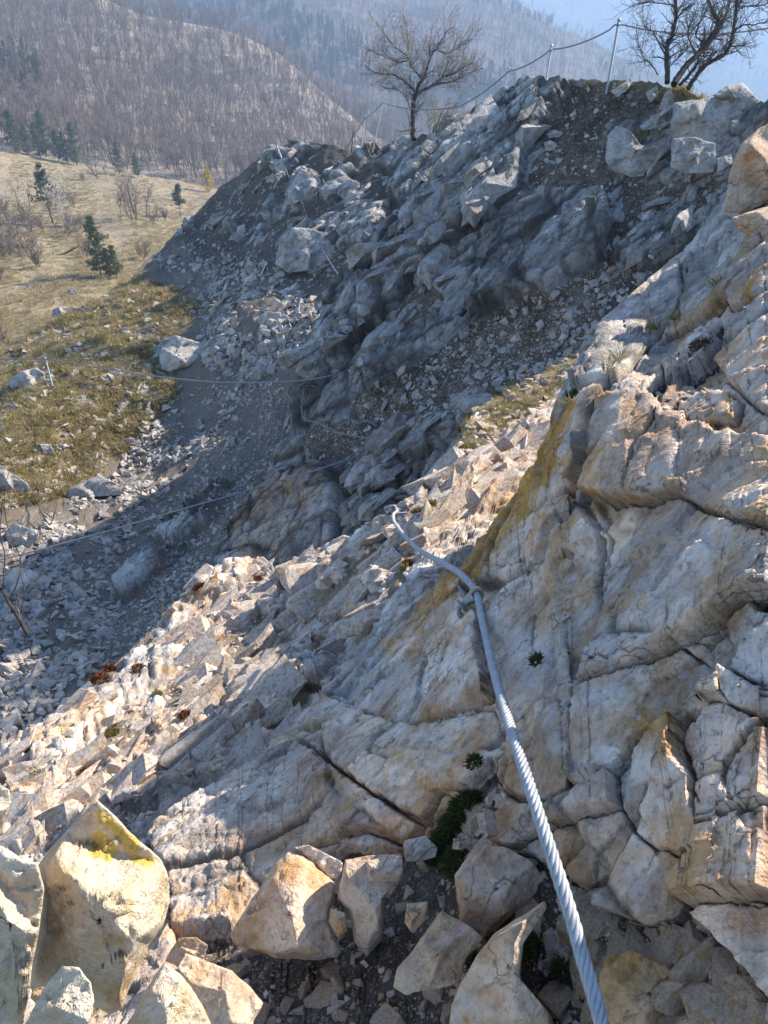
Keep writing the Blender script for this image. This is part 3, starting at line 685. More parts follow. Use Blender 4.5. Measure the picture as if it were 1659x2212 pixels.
CR = [[(910,1570),(1000,1545),(1070,1533),(1110,1545),(1125,1562)], [(705,1500),(760,1535),(830,1555),(910,1572)], [(1256,1522),(1250,1600),(1240,1660),(1228,1710),(1160,1735)],
      [(1470,1395),(1520,1432),(1600,1470),(1700,1510)], [(1470,1395),(1540,1372),(1600,1310),(1640,1290)], [(1480,1555),(1500,1640),(1530,1730),(1537,1810),(1530,1880)],
      [(1537,1820),(1600,1790),(1680,1740)], [(1310,1475),(1360,1448),(1409,1433),(1470,1392)], [(1290,1430),(1340,1445)], [(1575,1450),(1590,1500),(1600,1540)],
      [(1280,1076),(1350,1088),(1470,1070),(1515,1098),(1585,1128),(1659,1168)], [(1590,1122),(1610,1080),(1659,1035)], [(1420,930),(1390,990),(1375,1060),(1370,1080)],
      [(330,1830),(380,1790),(440,1755)], [(1490,1960),(1560,1958),(1660,1970)], [(540,1760),(620,1660),(700,1590)], [(1660,1330),(1620,1400),(1600,1450)],
      [(800,1620),(840,1590),(860,1560)], [(1150,1420),(1160,1340),(1200,1290)], [(1080,1250),(1140,1240),(1230,1200)]]
ck = np.zeros_like(sdm)
for i, q in enumerate(CR): ck = np.maximum(ck, (0.45 if i < 2 else 1.0 if i < 13 else 0.6)*np.exp(-(n_.line(q, 9, 26, 170+i)/(1.8 if i < 13 else 1.3))**2))
SO = [[(380,2010),(500,1990),(640,1900),(740,1830),(880,1840),(930,1780),(1000,1700),(1060,1640),(1090,1660),(1060,1750),(1050,1820),(1120,1840),(1200,1870),(1290,1960),(1380,1990),(1440,1970),(1500,1880),(1560,1930),(1500,1980),(1620,2100),(1660,2160),(1660,2300),(300,2300)],
      [(1290,930),(1340,870),(1420,830),(1480,780),(1560,700),(1570,760),(1500,840),(1430,850),(1370,870),(1280,960),(1260,1040),(1250,1080),(1230,1060),(1250,960)],
      [(1430,890),(1480,860),(1540,880),(1560,920),(1480,930)], [(1500,640),(1560,560),(1659,540),(1659,580),(1600,620),(1560,690),(1480,700)], [(1610,1280),(1700,1250),(1700,1330),(1640,1320)],
      [(1215,840),(1290,780),(1330,830),(1300,860),(1240,880)]]
so = np.zeros_like(sdm)
for i, q in enumerate(SO): so = np.maximum(so, n_.poly(q, 7, 10, 22, 200+i))
bl = sstep(sdm, -3, 1)
so = so*(1-bl)
MN = frame_matrix(BED_D, BED_N, 0.8, 1.0, 1.1)
def slab_relief(p, s):
    d = 0; tone = 0.5; cr = []
    for k, (L, a) in enumerate(((0.34, 0.055), (0.13, 0.062), (0.055, 0.075), (0.022, 0.09))):
        h, c_, rid = facets(p, L, MN if k < 2 else MI_, s+k*31, 0.10 if k < 2 else 0.16, 0.045)
        d = d + a*h; cr.append(c_)
        if k < 3: tone = tone + (rid-0.5)*(0.40, 0.45, 0.30)[k]
    d = d + 0.004*fbm(p*14, 5, s+5)
    m1 = sstep(fbm(p*2.6, 3, s+7), -0.15, 0.1); m2 = sstep(fbm(p*5.1, 3, s+8), 0.0, 0.2)
    cav = np.maximum(0.85*cr[0]**3*m1, 0.6*cr[1]**3*m2)
    return d - 0.010*cr[0]**2*m1 - 0.005*cr[1]**2*m2, cav, np.clip(tone, 0, 1)
d, cav, tn1 = slab_relief(n_.B, 33)
d2, cv2, tn2 = rock_relief(n_.B, 0.20, 0.12, 37, MB_, (1.0, 0.45, 0.2, 0.09), (0.6, 0.9, 1.0, 1.0), 0.04)
crag = np.maximum(n_.poly([(1180,960),(1215,830),(1300,690),(1480,540),(1570,400),(1620,470),(1560,640),(1450,760),(1340,850),(1260,880)], 25, 20, 40, 8),
                  n_.poly([(700,1500),(850,1360),(1000,1210),(1190,930),(1260,870),(1230,960),(1080,1180),(960,1330),(840,1420),(740,1520)], 14, 14, 30, 9))
n_.A['rock'] = 1-so
n_.A['tone'] = tn1*(1-crag)+tn2*crag
n_.A['gravel'] = np.full_like(so, 0.5)
n_.A['warm'] = np.clip(0.95+0.45*fbm(n_.B*2.2, 3, 4)-0.75*crag, 0.05, 1)
n_.A['pale'] = np.clip(0.0+0.8*fbm(n_.B*3.0, 3, 14)+0.25*crag*sstep(fbm(n_.B*4, 3, 24), 0.0, 0.3), 0, 1)
n_.A['ochre'] = np.clip(1.3*n_.poly([(820,1400),(920,1290),(1000,1205),(1100,1060),(1190,930),(1260,880),(1290,900),(1230,1000),(1120,1150),(1030,1270),(930,1370),(860,1420)], 18, 26, 34, 21)
                  + 0.8*n_.poly([(1570,420),(1620,330),(1700,280),(1700,420),(1600,450)], 15, 15, 30, 22) + 0.6*n_.poly([(1085,1690),(1108,1590),(1190,1540),(1200,1640),(1250,1665),(1230,1715),(1100,1728)], 18, 20, 30, 31) + 0.5*n_.poly([(1370,1570),(1500,1480),(1630,1480),(1560,1560),(1470,1600),(1400,1640)], 18, 20, 30, 32) + 0.45*n_.poly([(1050,1760),(1180,1740),(1300,1800),(1440,1850),(1300,1900),(1100,1850)], 18, 20, 30, 33) + 0.4*n_.poly([(560,1860),(700,1700),(860,1600),(960,1640),(800,1760),(640,1900)], 18, 26, 30, 34) + 0.45*n_.poly([(1270,1070),(1340,1080),(1330,1110),(1290,1130)], 8, 10, 20, 35)
                  + 0.6*n_.poly([(1420,720),(1560,640),(1659,600),(1659,640),(1560,700),(1470,760)], 15, 15, 30, 23), 0, 1)
n_.A['grass'] = 0.15*so
n_.A['cav'] = np.clip(np.maximum(0.9*np.maximum(ck, 0.8*joint*(1-so)), np.where(crag > .4, 0.35*cv2, cav))*(1-so), 0, 1)
n_.D = (1-so)*(d*(1-crag)+d2*crag+lift-0.022*ck-0.016*joint) + so*(-0.03+0.012*fbm(n_.B*9, 5, 9, 0.6))
n_.finish()
n_.build(MAT_near, split=split, kind='structure')
# ------------------------------------------------------------------ builders for plants
class MB:
    def __init__(s): s.v = []; s.f = []; s.n = 0
    def add(s, v, f):
        v = np.asarray(v, np.float32); f = np.asarray(f, np.int32)
        s.v.append(v); s.f.append(f+s.n); s.n += len(v)
    def tube(s, path, rad, k=4):
        path = np.asarray(path, float); n = len(path); rad = np.broadcast_to(rad, n)
        t = np.gradient(path, axis=0); t /= np.linalg.norm(t, axis=1, keepdims=True)+1e-9
        ref = np.array([0.31, 0.87, 0.38]) if abs(t[0] @ np.array([0.31, 0.87, 0.38])) < 0.9 else np.array([1., 0, 0])
        a = np.cross(t, ref); a /= np.linalg.norm(a, axis=1, keepdims=True)+1e-9; b = np.cross(t, a)
        an = np.arange(k)*2*math.pi/k
        ring = path[:, None] + rad[:, None, None]*(np.cos(an)[None, :, None]*a[:, None] + np.sin(an)[None, :, None]*b[:, None])
        i = np.arange(n*k).reshape(n, k); j = np.roll(i, -1, 1)
        q0, q1, q2, q3 = i[:-1].ravel(), j[:-1].ravel(), j[1:].ravel(), i[1:].ravel()
        s.add(ring.reshape(-1, 3), np.concatenate([np.stack([q0, q1, q2], -1), np.stack([q0, q2, q3], -1)]))
    def caps(s, p, r, d, k=8):
        pass
    def arrays(s): return np.concatenate(s.v), np.concatenate(s.f)
    def mesh(s, name, mat, smooth=True, attrs=None):
        v, f = s.arrays(); return mesh_np(name, v, f, mat, attrs, smooth)
def unit(a): a = np.asarray(a, float); return a/(np.linalg.norm(a)+1e-12)
def turn(d, ang, rg):
    ax = unit(np.cross(d, rg.normal(size=3))); return unit(d*math.cos(ang)+ax*math.sin(ang))
def branch(mbs, p, d, L, r, lev, maxlev, rg, kids=(7, 6, 5), ratio=0.6, wander=0.22, up=0.10, ang=(0.5, 1.05), rmin=0.004, start=0.3, sides=(7, 5, 3, 3), seg=5):
    if lev >= 2: seg = 2
    path = [np.array(p, float)]; d = unit(d)
    dd = d.copy(); dirs_ = [dd]
    for i in range(seg):
        dd = unit(dd + rg.normal(size=3)*wander + np.array([0, 0, up])); path.append(path[-1]+dd*L/seg); dirs_.append(dd)
    rad = np.linspace(r, max(rmin*0.6, r*(0.35 if lev < maxlev else 0.3)), seg+1)
    mbs[min(lev, len(mbs)-1)].tube(path, rad, sides[min(lev, len(sides)-1)])
    if lev >= maxlev: return
    k = kids[min(lev, len(kids)-1)]
    for j in range(k):
        f = start + (1-start)*(j+rg.uniform(0.2, 0.9))/k; f = min(f, 1.0)
        x = f*seg; i0 = min(int(x), seg-1); q = path[i0] + (path[i0+1]-path[i0])*(x-i0)
        rr = max(rmin, np.interp(f, np.linspace(0, 1, seg+1), rad)*rg.uniform(0.45, 0.7))
        branch(mbs, q, turn(dirs_[i0+1], rg.uniform(*ang), rg), L*ratio*rg.uniform(0.7, 1.15)*(1-0.35*f*(lev == 0)), rr, lev+1, maxlev, rg, kids, ratio, wander, up, ang, rmin, start, sides, seg)
M_bark = plain_mat('bark_brown', (0.085, 0.066, 0.055), 0.9, 0.35, 8)
M_twig = plain_mat('twig_mauve', (0.25, 0.19, 0.145), 0.85, 0.3, 2)
M_bark_pale = plain_mat('bark_pale', (0.42, 0.39, 0.36), 0.8, 0.3, 6)
M_pine = leaf_mat('pine_needles', (0.065, 0.085, 0.035), (0.19, 0.20, 0.08))
M_pine2 = leaf_mat('pine_needles_pale', (0.075, 0.085, 0.035), (0.16, 0.16, 0.07))
M_yellow = leaf_mat('yellow_blossom', (0.42, 0.28, 0.02), (0.62, 0.46, 0.05), trans=0.4)
M_bud = leaf_mat('yellow_buds', (0.24, 0.19, 0.08), (0.40, 0.33, 0.15), trans=0.35)
def bare_meshes(seed, h, kids=(10, 7, 3), stems=1, maxlev=3, thin=1.0, lean=0.0, upk=0.12, ratio=0.46, rmin=0.012, wander=0.16, clear=0.35, twig=None, barkm=None):
    rg = np.random.default_rng(seed); A, B = MB(), MB()
    for k in range(stems):
        d = unit([rg.normal()*0.25*(stems > 1)+lean, rg.normal()*0.25*(stems > 1), 1])
        branch((A, A, B, B), (rg.normal()*0.03*h*(stems > 1), rg.normal()*0.03*h*(stems > 1), -0.03*h), d, h*rg.uniform(0.8, 1.0), 0.016*h*thin, 0, maxlev, rg, kids, ratio, wander, upk, (0.45, 0.95), rmin, clear, (6, 4, 3, 3), 5)
    return A.mesh('trunk', barkm or M_bark), B.mesh('crown', twig or M_twig)
def pine_meshes(seed, h, spread=0.24, bare=0.15, mat=None, dens=1.0):
    rg = np.random.default_rng(seed); A = MB(); LV = []; LF = []
    lean = rg.normal(size=2)*0.02*h
    tr = [np.array([lean[0]*f*f, lean[1]*f*f, h*f-0.03*h*(f == 0)]) for f in np.linspace(0, 1, 7)]
    A.tube(tr, np.linspace(0.016*h, 0.003*h, 7), 6)
    P = []
    for w in range(int(15*dens)):
        f = bare + (1-bare)*(w+rg.uniform(0, 0.8))/int(15*dens)
        prof = spread*h*(1-((f-bare)/(1-bare)))**0.75*rg.uniform(0.65, 1.15)*min(1, 0.45+3.0*(f-bare)/(1-bare)) + 0.02*h
        for b in range(6):
            a = rg.uniform(0, 2*math.pi); L = prof*rg.uniform(0.6, 1.1)
            d = np.array([math.cos(a), math.sin(a), rg.uniform(-0.1, 0.45)])
            p0 = np.array([lean[0]*f*f, lean[1]*f*f, h*f])
            A.tube([p0, p0+d*L*0.5, p0+d*L*0.9+[0, 0, 0.05*L]], [0.004*h, 0.003*h, 0.001*h], 3)
            for q in np.linspace(0.3, 1.0, 5): P.append((p0+d*L*q+rg.normal(size=3)*0.016*h, 0.045*h*rg.uniform(0.7, 1.3)))
    V, F, RN = [], [], []
    for c0, sz in P:
        for k in range(7):
            d = unit(rg.normal(size=3)+[0, 0, 0.3]); e = unit(np.cross(d, rg.normal(size=3)))
            i = len(V); V += [c0+e*sz*0.20, c0-e*sz*0.20, c0+d*sz*rg.uniform(0.8, 1.3)]; F.append((i, i+1, i+2)); RN += [rg.uniform()]*3
    return A.mesh('trunk', M_bark), mesh_np('crown', np.array(V), np.array(F), mat or M_pine, {'rnd': np.array(RN)*0.5}, False)
def tree(name, label, cat, meshes, loc, rz=0.0, scale=1.0, group=None):
    t = thing(name, label, cat, loc, group); t.rotation_euler = (0, 0, rz); t.scale = (scale,)*3
    link('trunk', meshes[0], t); link('crown', meshes[1], t)
    return t
def joined(name, meshes):
    """one mesh from several, for the uncounted mass of a wood"""
    bm = bmesh.new(); me = bpy.data.meshes.new(name)
    for k, m in enumerate(meshes):
        n0 = len(bm.faces); bm.from_mesh(m); bm.faces.ensure_lookup_table()
        for f in bm.faces[n0:]: f.material_index = k
        me.materials.append(m.materials[0])
    bm.to_mesh(me); bm.free(); return me
def scatter_gn(name, pts, rot, scl, pick, meshes, **props):
    me = bpy.data.meshes.new(name); me.vertices.add(len(pts)); me.vertices.foreach_set('co', np.ascontiguousarray(pts, np.float32).ravel())
    a = me.attributes.new('rot', 'FLOAT_VECTOR', 'POINT'); a.data.foreach_set('vector', np.ascontiguousarray(rot, np.float32).ravel())
    a = me.attributes.new('scl', 'FLOAT', 'POINT'); a.data.foreach_set('value', np.ascontiguousarray(scl, np.float32))
    a = me.attributes.new('pick', 'INT', 'POINT'); a.data.foreach_set('value', np.ascontiguousarray(pick, np.int32))
    o = link(name, me, **props)
    ng = bpy.data.node_groups.new(name, 'GeometryNodeTree')
    ng.interface.new_socket('Geometry', in_out='INPUT', socket_type='NodeSocketGeometry'); ng.interface.new_socket('Geometry', in_out='OUTPUT', socket_type='NodeSocketGeometry')
    N, L = ng.nodes, ng.links
    gi, go = N.new('NodeGroupInput'), N.new('NodeGroupOutput')
    inst = N.new('GeometryNodeInstanceOnPoints'); inst.inputs['Pick Instance'].default_value = True
    jn = N.new('GeometryNodeJoinGeometry')
    for m in reversed(meshes):
        ob = bpy.data.objects.new(name+'_source', m)
        oi = N.new('GeometryNodeObjectInfo'); oi.inputs['Object'].default_value = ob; oi.inputs['As Instance'].default_value = True
        L.new(oi.outputs['Geometry'], jn.inputs[0])
    def at_(n, ty):
        x = N.new('GeometryNodeInputNamedAttribute'); x.data_type = ty; x.inputs['Name'].default_value = n; return x.outputs[0]
    L.new(gi.outputs[0], inst.inputs['Points']); L.new(jn.outputs[0], inst.inputs['Instance'])
    L.new(at_('pick', 'INT'), inst.inputs['Instance Index']); L.new(at_('rot', 'FLOAT_VECTOR'), inst.inputs['Rotation']); L.new(at_('scl', 'FLOAT'), inst.inputs['Scale'])
    L.new(inst.outputs[0], go.inputs[0])
    md = o.modifiers.new('scatter', 'NODES'); md.node_group = ng
    return o

# ------------------------------------------------------------------ meadow and hills
def hill_mat(name, s, a, b, green=(0.04, 0.05, 0.028), gth=0.62, bump=0.6):
    t = NT(name); co = t.n('TexCoord').outputs['Object']
    n1 = t.noise(co, 1.0/s, 5, 0.6); n2 = t.noise(co, 9.0/s, 5, 0.65); n3 = t.noise(co, 0.25/s, 3, 0.5)
    c = t.mix(t.ramp(n2, 0.3, 0.7), a, b)
    c = t.mix(t.ramp(n1, 0.4, 0.7, 0, 0.45), c, tuple(x*1.35 for x in b))
    c = t.mix(t.ramp(n3, gth-0.05, gth+0.05, 0, 0.85), c, green)
    return t.bsdf(c, 0.95, t.bump(t.math('ADD', n1, t.math('MULTIPLY', n2, 0.5)), bump, s*0.5), 0.1)
def meadow_mat():
    t = NT('meadow_grass'); co = t.n('TexCoord').outputs['Object']
    n0 = t.noise(co, 0.035, 4, 0.6); n1 = t.noise(co, 0.16, 5, 0.6, 0.5); n2 = t.noise(co, 1.4, 6, 0.7)
    c = t.mix(t.ramp(n2, 0.3, 0.7), (0.22, 0.17, 0.105), (0.40, 0.325, 0.215))
    c = t.mix(t.ramp(n1, 0.50, 0.66, 0, 0.75), c, t.mix(n2, (0.12, 0.105, 0.03), (0.25, 0.21, 0.075)))
    c = t.mix(t.ramp(n0, 0.54, 0.64, 0, 0.55), c, t.mix(n2, (0.17, 0.12, 0.09), (0.30, 0.25, 0.20)))
    c = t.mix(t.ramp(t.noise(co, 0.55, 4, 0.6), 0.62, 0.72, 0, 0.6), c, (0.075, 0.06, 0.04))
    return t.bsdf(c, 0.95, t.bump(t.math('ADD', n2, t.math('MULTIPLY', n1, 2.0)), 0.8, 0.5), 0.1)
md = Patch('meadow', [(-250,760,62),(0,740,62),(300,580,95),(0,560,100),(0,400,165),(200,450,150),(450,420,190),(0,320,190),(250,370,200),(480,410,205),(700,440,205),(300,800,55)],
    [(-250,300),(0,322),(100,338),(150,350),(250,372),(330,390),(480,412),(600,430),(700,440)], [(-250,1000),(0,940),(300,780),(480,640),(700,600)], 120, 120, skirt=(70, 14), jag=(0, 1))
md.D = 0.9*fbm(md.B*0.05, 4, 3)+0.25*fbm(md.B*0.3, 4, 4)
md.finish(); md.build(meadow_mat(), kind='structure')
h1 = Patch('forest_hill', [(0,330,200),(250,380,206),(480,420,212),(600,430,216),(800,420,235),(0,200,238),(0,60,285),(250,10,320),(480,70,325),(600,115,325),(700,200,310),(760,250,300),(860,320,285),(500,300,255),(300,220,262),(-250,300,205),(-250,0,300),(950,330,290)],
    [(-250,-120),(0,-60),(250,0),(330,30),(480,58),(600,108),(700,195),(760,245),(800,285),(860,318),(950,340),(1050,360)],
    [(-250,520),(0,520),(250,540),(480,560),(1050,560)], 110, 90, skirt=(60, 40), ns=8)
h1.D = 3.0*fbm(h1.B*0.018, 4, 3)
h1.finish(); h1.build(hill_mat('leaf_litter', 9, (0.22, 0.17, 0.135), (0.45, 0.37, 0.29), gth=0.9), kind='structure')
h2 = Patch('valley_hill', [(700,300,420),(850,340,430),(1000,300,470),(1300,260,600),(600,50,560),(300,0,600),(900,0,690),(1150,0,760),(1500,190,800),(200,-150,760),(1000,-60,760)],
    [(100,-95),(300,-90),(700,-75),(950,-45),(1100,5),(1200,60),(1330,130),(1500,215),(1700,300)], [(100,330),(700,460),(1300,420),(1700,420)], 120, 100, skirt=(200, 160), ns=8, jag=(10, 80))
h2.D = 9*fbm(h2.B*0.006, 4, 3)+4*ridged(h2.B*0.008, 3, 5)
h2.finish(); h2.build(hill_mat('far_wood', 14, (0.085, 0.068, 0.062), (0.20, 0.165, 0.145), gth=0.60), kind='structure')
h3 = Patch('mountain', [(1659,250,1500),(1659,0,1850),(1200,0,1900),(300,0,1700),(1000,200,1450),(1200,-300,2300),(-300,0,1700),(2200,0,1900),(3800,0,1600)],
    [(-400,-110),(300,-110),(1200,-110),(3800,-110)], [(-400,500),(3800,500)], 140, 100, skirt=(400, 300), ns=6, jag=(12, 250))
h3.D = 40*ridged(h3.B*0.0016, 4, 3)+22*fbm(h3.B*0.006, 4, 4)
h3.finish(); h3.build(hill_mat('mountain_wood', 26, (0.07, 0.06, 0.056), (0.17, 0.145, 0.125), gth=0.55), kind='structure')
# ------------------------------------------------------------------ the woods on the hills
BT = [bare_meshes(300+k, 12.5, kids=(13, 7, 4), thin=0.58, clear=0.40, ratio=0.36, rmin=0.022, upk=0.18) for k in range(4)]
BTJ = [joined('bare_wood', m) for m in BT]
PT = [pine_meshes(400+k, 9, 0.26, 0.12) for k in range(2)]
PTJ = [joined('pine_wood', m) for m in PT]
def hill_points(P, n, rg, vlo, vhi):
    u = rg.uniform(P.u0, P.u1, n); v = rg.uniform(vlo, vhi, n)
    return P.between(u, v)
rg = np.random.default_rng(5)
u = rg.uniform(h1.u0, h1.u1, 9000); v = rg.uniform(-130, 470, 9000)
w_ = v-0.42*u; row = (u > 280) & (u < 860) & (rg.uniform(size=9000) < 0.75); v = np.where(row, np.round(w_/11)*11+rg.normal(size=9000)*0.9+0.42*u, v)   # planted rows along the slope
u, v, p = h1.between(u, v)
edge = np.interp(u, [-250,0,100,150,250,330,480,600,700,1050], [296,316,332,344,366,384,404,415,430,470])
k = v < edge; u, v, p = u[k], v[k], p[k]
score = -np.linalg.norm(p, axis=1) + 40*((u > -5) & (u < 700))
o = np.argsort(-score)
firstwood = o[:250]; rest = o[250:]
src = [tree('bare_tree', 'bare grey-brown deciduous tree of the wood on the slope beyond the meadow', 'tree', BT[k], (0, 0, 0), group='bare trees of the hillside wood') for k in range(4)]
for j, i in enumerate(firstwood):
    t = src[j] if j < 4 else dup(src[j % 4])
    t.location = V3(p[i]); t.rotation_euler = (rg.normal()*0.03, rg.normal()*0.03, rg.uniform(0, 6.28)); t.scale = (rg.uniform(0.5, 0.82),)*3
def rots(n, rg): return np.stack([rg.normal(size=n)*0.03, rg.normal(size=n)*0.03, rg.uniform(0, 6.28, n)], -1)
gm = fbm(p[rest]*0.02, 3, 9); pk = np.where(((u[rest] < 90) & (v[rest] > 130) & (v[rest] < 215)) & (rg.uniform(size=len(rest)) < 0.5), 4+rg.integers(0, 2, len(rest)), rg.integers(0, 4, len(rest)))
scatter_gn('hillside_wood', p[rest], rots(len(rest), rg), rg.uniform(0.48, 0.8, len(rest)), pk, BTJ+PTJ, kind='stuff', label='leafless wood covering the brown hillside beyond the meadow', category='wood')
u, v, p = hill_points(h2, 13000, rg, -270, 430)
gm = fbm(p*0.008, 3, 19); pk = np.where((gm > 0.16) & (rg.uniform(size=len(p)) < 0.6), 4+rg.integers(0, 2, len(p)), rg.integers(0, 4, len(p)))
scatter_gn('valley_wood', p, rots(len(p), rg), rg.uniform(0.65, 1.0, len(p)), pk, BTJ+PTJ, kind='stuff', label='hazy mixed wood on the hill across the valley', category='wood')
u, v, p = hill_points(h3, 14000, rg, -120, 420)
gm = fbm(p*0.003, 3, 29); pk = np.where((gm > 0.05) & (rg.uniform(size=len(p)) < 0.8), 4+rg.integers(0, 2, len(p)), rg.integers(0, 4, len(p)))
scatter_gn('mountain_wood', p, rots(len(p), rg), rg.uniform(1.2, 1.9, len(p)), pk, BTJ+PTJ, kind='stuff', label='blue hazy wood on the far mountain side', category='wood')
# ------------------------------------------------------------------ single trees of the meadow
def mtree(uv, hpx, name, label, maker, group=None, cat='tree'):
    p = md.pt(*uv); t = np.dot(p, [0, CT, -ST]); h = hpx*t/FPX*1.06
    return tree(name, label, cat, maker(h), V3(p)-Vector((0, 0, 0.05*h)), R.uniform(0, 6.28), group=group)
def bush(seed, **kw): return lambda h: bare_meshes(seed, h, **{**dict(kids=(6, 5, 3), stems=5, thin=0.55, clear=0.15, ratio=0.5, rmin=0.02, upk=0.10), **kw})
def bare(seed, **kw): return lambda h: bare_meshes(seed, h, **{**dict(kids=(10, 6, 4), thin=0.9, rmin=0.02), **kw})
def pine(seed, *a, **kw): return lambda h: pine_meshes(seed, h, *a, **kw)
mtree((293,472), 84, 'bare_tree', 'big bare many-stemmed tree standing alone in the dry meadow', bush(1, stems=7, thin=0.8, ratio=0.55))
mtree((257,474), 52, 'bare_tree', 'thin bare tree left of the big many-stemmed meadow tree', bare(2))
mtree((320,464), 62, 'bare_tree', 'slim bare tree just behind the big many-stemmed meadow tree', bare(3))
mtree((333,486), 40, 'bare_shrub', 'low leafless shrub beside the big many-stemmed meadow tree', bush(4), cat='shrub')
mtree((392,470), 64, 'pine_tree', 'small lone pine with a bare lower stem near the rocky slope', pine(5, 0.28, 0.42, mat=M_pine2))
mtree((210,386), 58, 'bare_tree', 'dark round-headed bare tree at the upper meadow edge', bush(6, stems=3, thin=1.0))
mtree((235,395), 36, 'bare_tree', 'small bare tree right of the dark round-headed one', bare(7))
for i, (uv, h) in enumerate((((37,331), 84), ((100,340), 86), ((128,351), 62), ((167,357), 82), ((62,336), 60), ((85,340), 66), ((150,352), 60), ((260,376), 62), ((300,385), 48), ((-20,326), 70))):
    mtree(uv, h, 'pine_tree', 'dark green pine in the row along the top edge of the meadow', pine(20+i, 0.32, 0.14), 'pines along the meadow edge')
mtree((20,474), 76, 'birch_tree', 'slender white-stemmed bare tree beyond the grey bare thicket', bare(8, thin=0.6, barkm=M_bark_pale, twig=M_bark_pale))
mtree((53,472), 82, 'bare_tree', 'dark bare tree with two stems next to the loose-crowned pine', bush(9, stems=2, thin=0.8))
mtree((113,482), 114, 'pine_tree', 'tall loose-crowned pine among bare trees in the meadow', pine(30, 0.30, 0.35, mat=M_pine2, dens=0.8))
mtree((148,508), 128, 'birch_tree', 'tall white-stemmed bare tree in front of the loose-crowned pine', bare(11, thin=0.6, kids=(14, 6, 3), barkm=M_bark_pale, twig=M_bark_pale))
mtree((127,506), 70, 'bare_tree', 'crooked bare tree left of the tall white stem', bare(12))
mtree((218,601), 122, 'pine_tree', 'bushy green pine standing above its dark shadow in the meadow', pine(31, 0.30, 0.18))
mtree((237,602), 62, 'pine_tree', 'short dark pine in front of the bushy one', pine(32, 0.30, 0.15))
mtree((250,600), 72, 'pine_tree', 'middle-sized pine on the scree side of the bushy one', pine(33, 0.28, 0.18))
mtree((310,562), 40, 'budding_shrub', 'small pale yellow budding shrub near the scree crest', bush(13, twig=M_bud, thin=0.4), cat='shrub')
mtree((453,414), 50, 'blossoming_tree', 'bright yellow blossoming small tree at the edge of the wood', pine(34, 0.5, 0.12, mat=M_yellow, dens=1.0))
for i, (uv, h) in enumerate((((52,571), 46), ((80,585), 30), ((187,555), 44), ((10,560), 40), ((170,500), 34), ((70,500), 44), ((95,498), 36), ((35,510), 50), ((5,610), 36), ((180,388), 14), ((355,474), 22), ((8,735), 60))):
    mtree(uv, h, 'bare_shrub', 'low leafless grey shrub in the lower meadow', bush(50+i), 'leafless shrubs of the meadow', 'shrub')

bs = [t for t in list(C.objects) if t.name.startswith('bare_shrub') and t.get('group') == 'leafless shrubs of the meadow']
rg2 = np.random.default_rng(77)
for k in range(16):
    u, v = rg2.uniform(-10, 190), rg2.uniform(400, 600); p = md.pt(u, v); s_ = bs[k % 8]
    d_ = dup(s_, V3(p)-Vector((0, 0, .1)), (0, 0, rg2.uniform(0, 6.28)), s_.scale[0]*rg2.uniform(0.7, 1.3))
# ------------------------------------------------------------------ single rocks traced as outlines, built as solids
MS_near = stone_mat('rock_tan', 0.16, 0.9, 0.3, 0.15, 0.0, 0.6, 0.3, lum=1.35)
MS_pale = stone_mat('rock_cream', 0.16, 0.9, 0.4, 0.7, 0.0, 0.7, 0.1, (0.80, 0.66, 0.45))
MS_crag = stone_mat('rock_grey', 0.7, 0.15, 0.05, 0.7, 0.9, 0.6, 0.3)
MS_rib = stone_mat('rock_rib', 0.25, 0.8, 0.15, 0.5, 0.0, 0.5, 0.4, lum=1.2)
MS_scree = stone_mat('stone_scree', 0.5, 0.28, 0.05, 0.45, 0.0, 0.4, 0.8)
MS_chip = stone_mat('stone_chip', 0.10, 0.85, 0.12, 0.35, 0.0, 0.4, 0.8, lum=1.15)
def lichen_rock():
    t = NT('rock_cream_lichen'); co = t.n('TexCoord').outputs['Object']
    c, h = rock_layers(t, co, 0.14, 0.95, 0.45, 0.7, 0.0)
    c = t.mix(0.42, c, (0.80, 0.64, 0.40))
    n = t.noise(co, 34, 6, 0.7)
    f = t.ramp(t.math('MULTIPLY_ADD', n, 0.9, t.math('SUBTRACT', t.attr('ochre'), 0.9)), 0.05, 0.22)
    c = t.mix(t.math('MULTIPLY', f, 0.8), c, t.mix(n, (0.46, 0.28, 0.02), (0.66, 0.47, 0.08)))
    return t.bsdf(c, 0.85, t.bump(h, 0.8, 0.03), 0.2)
M_lichen = lichen_rock()
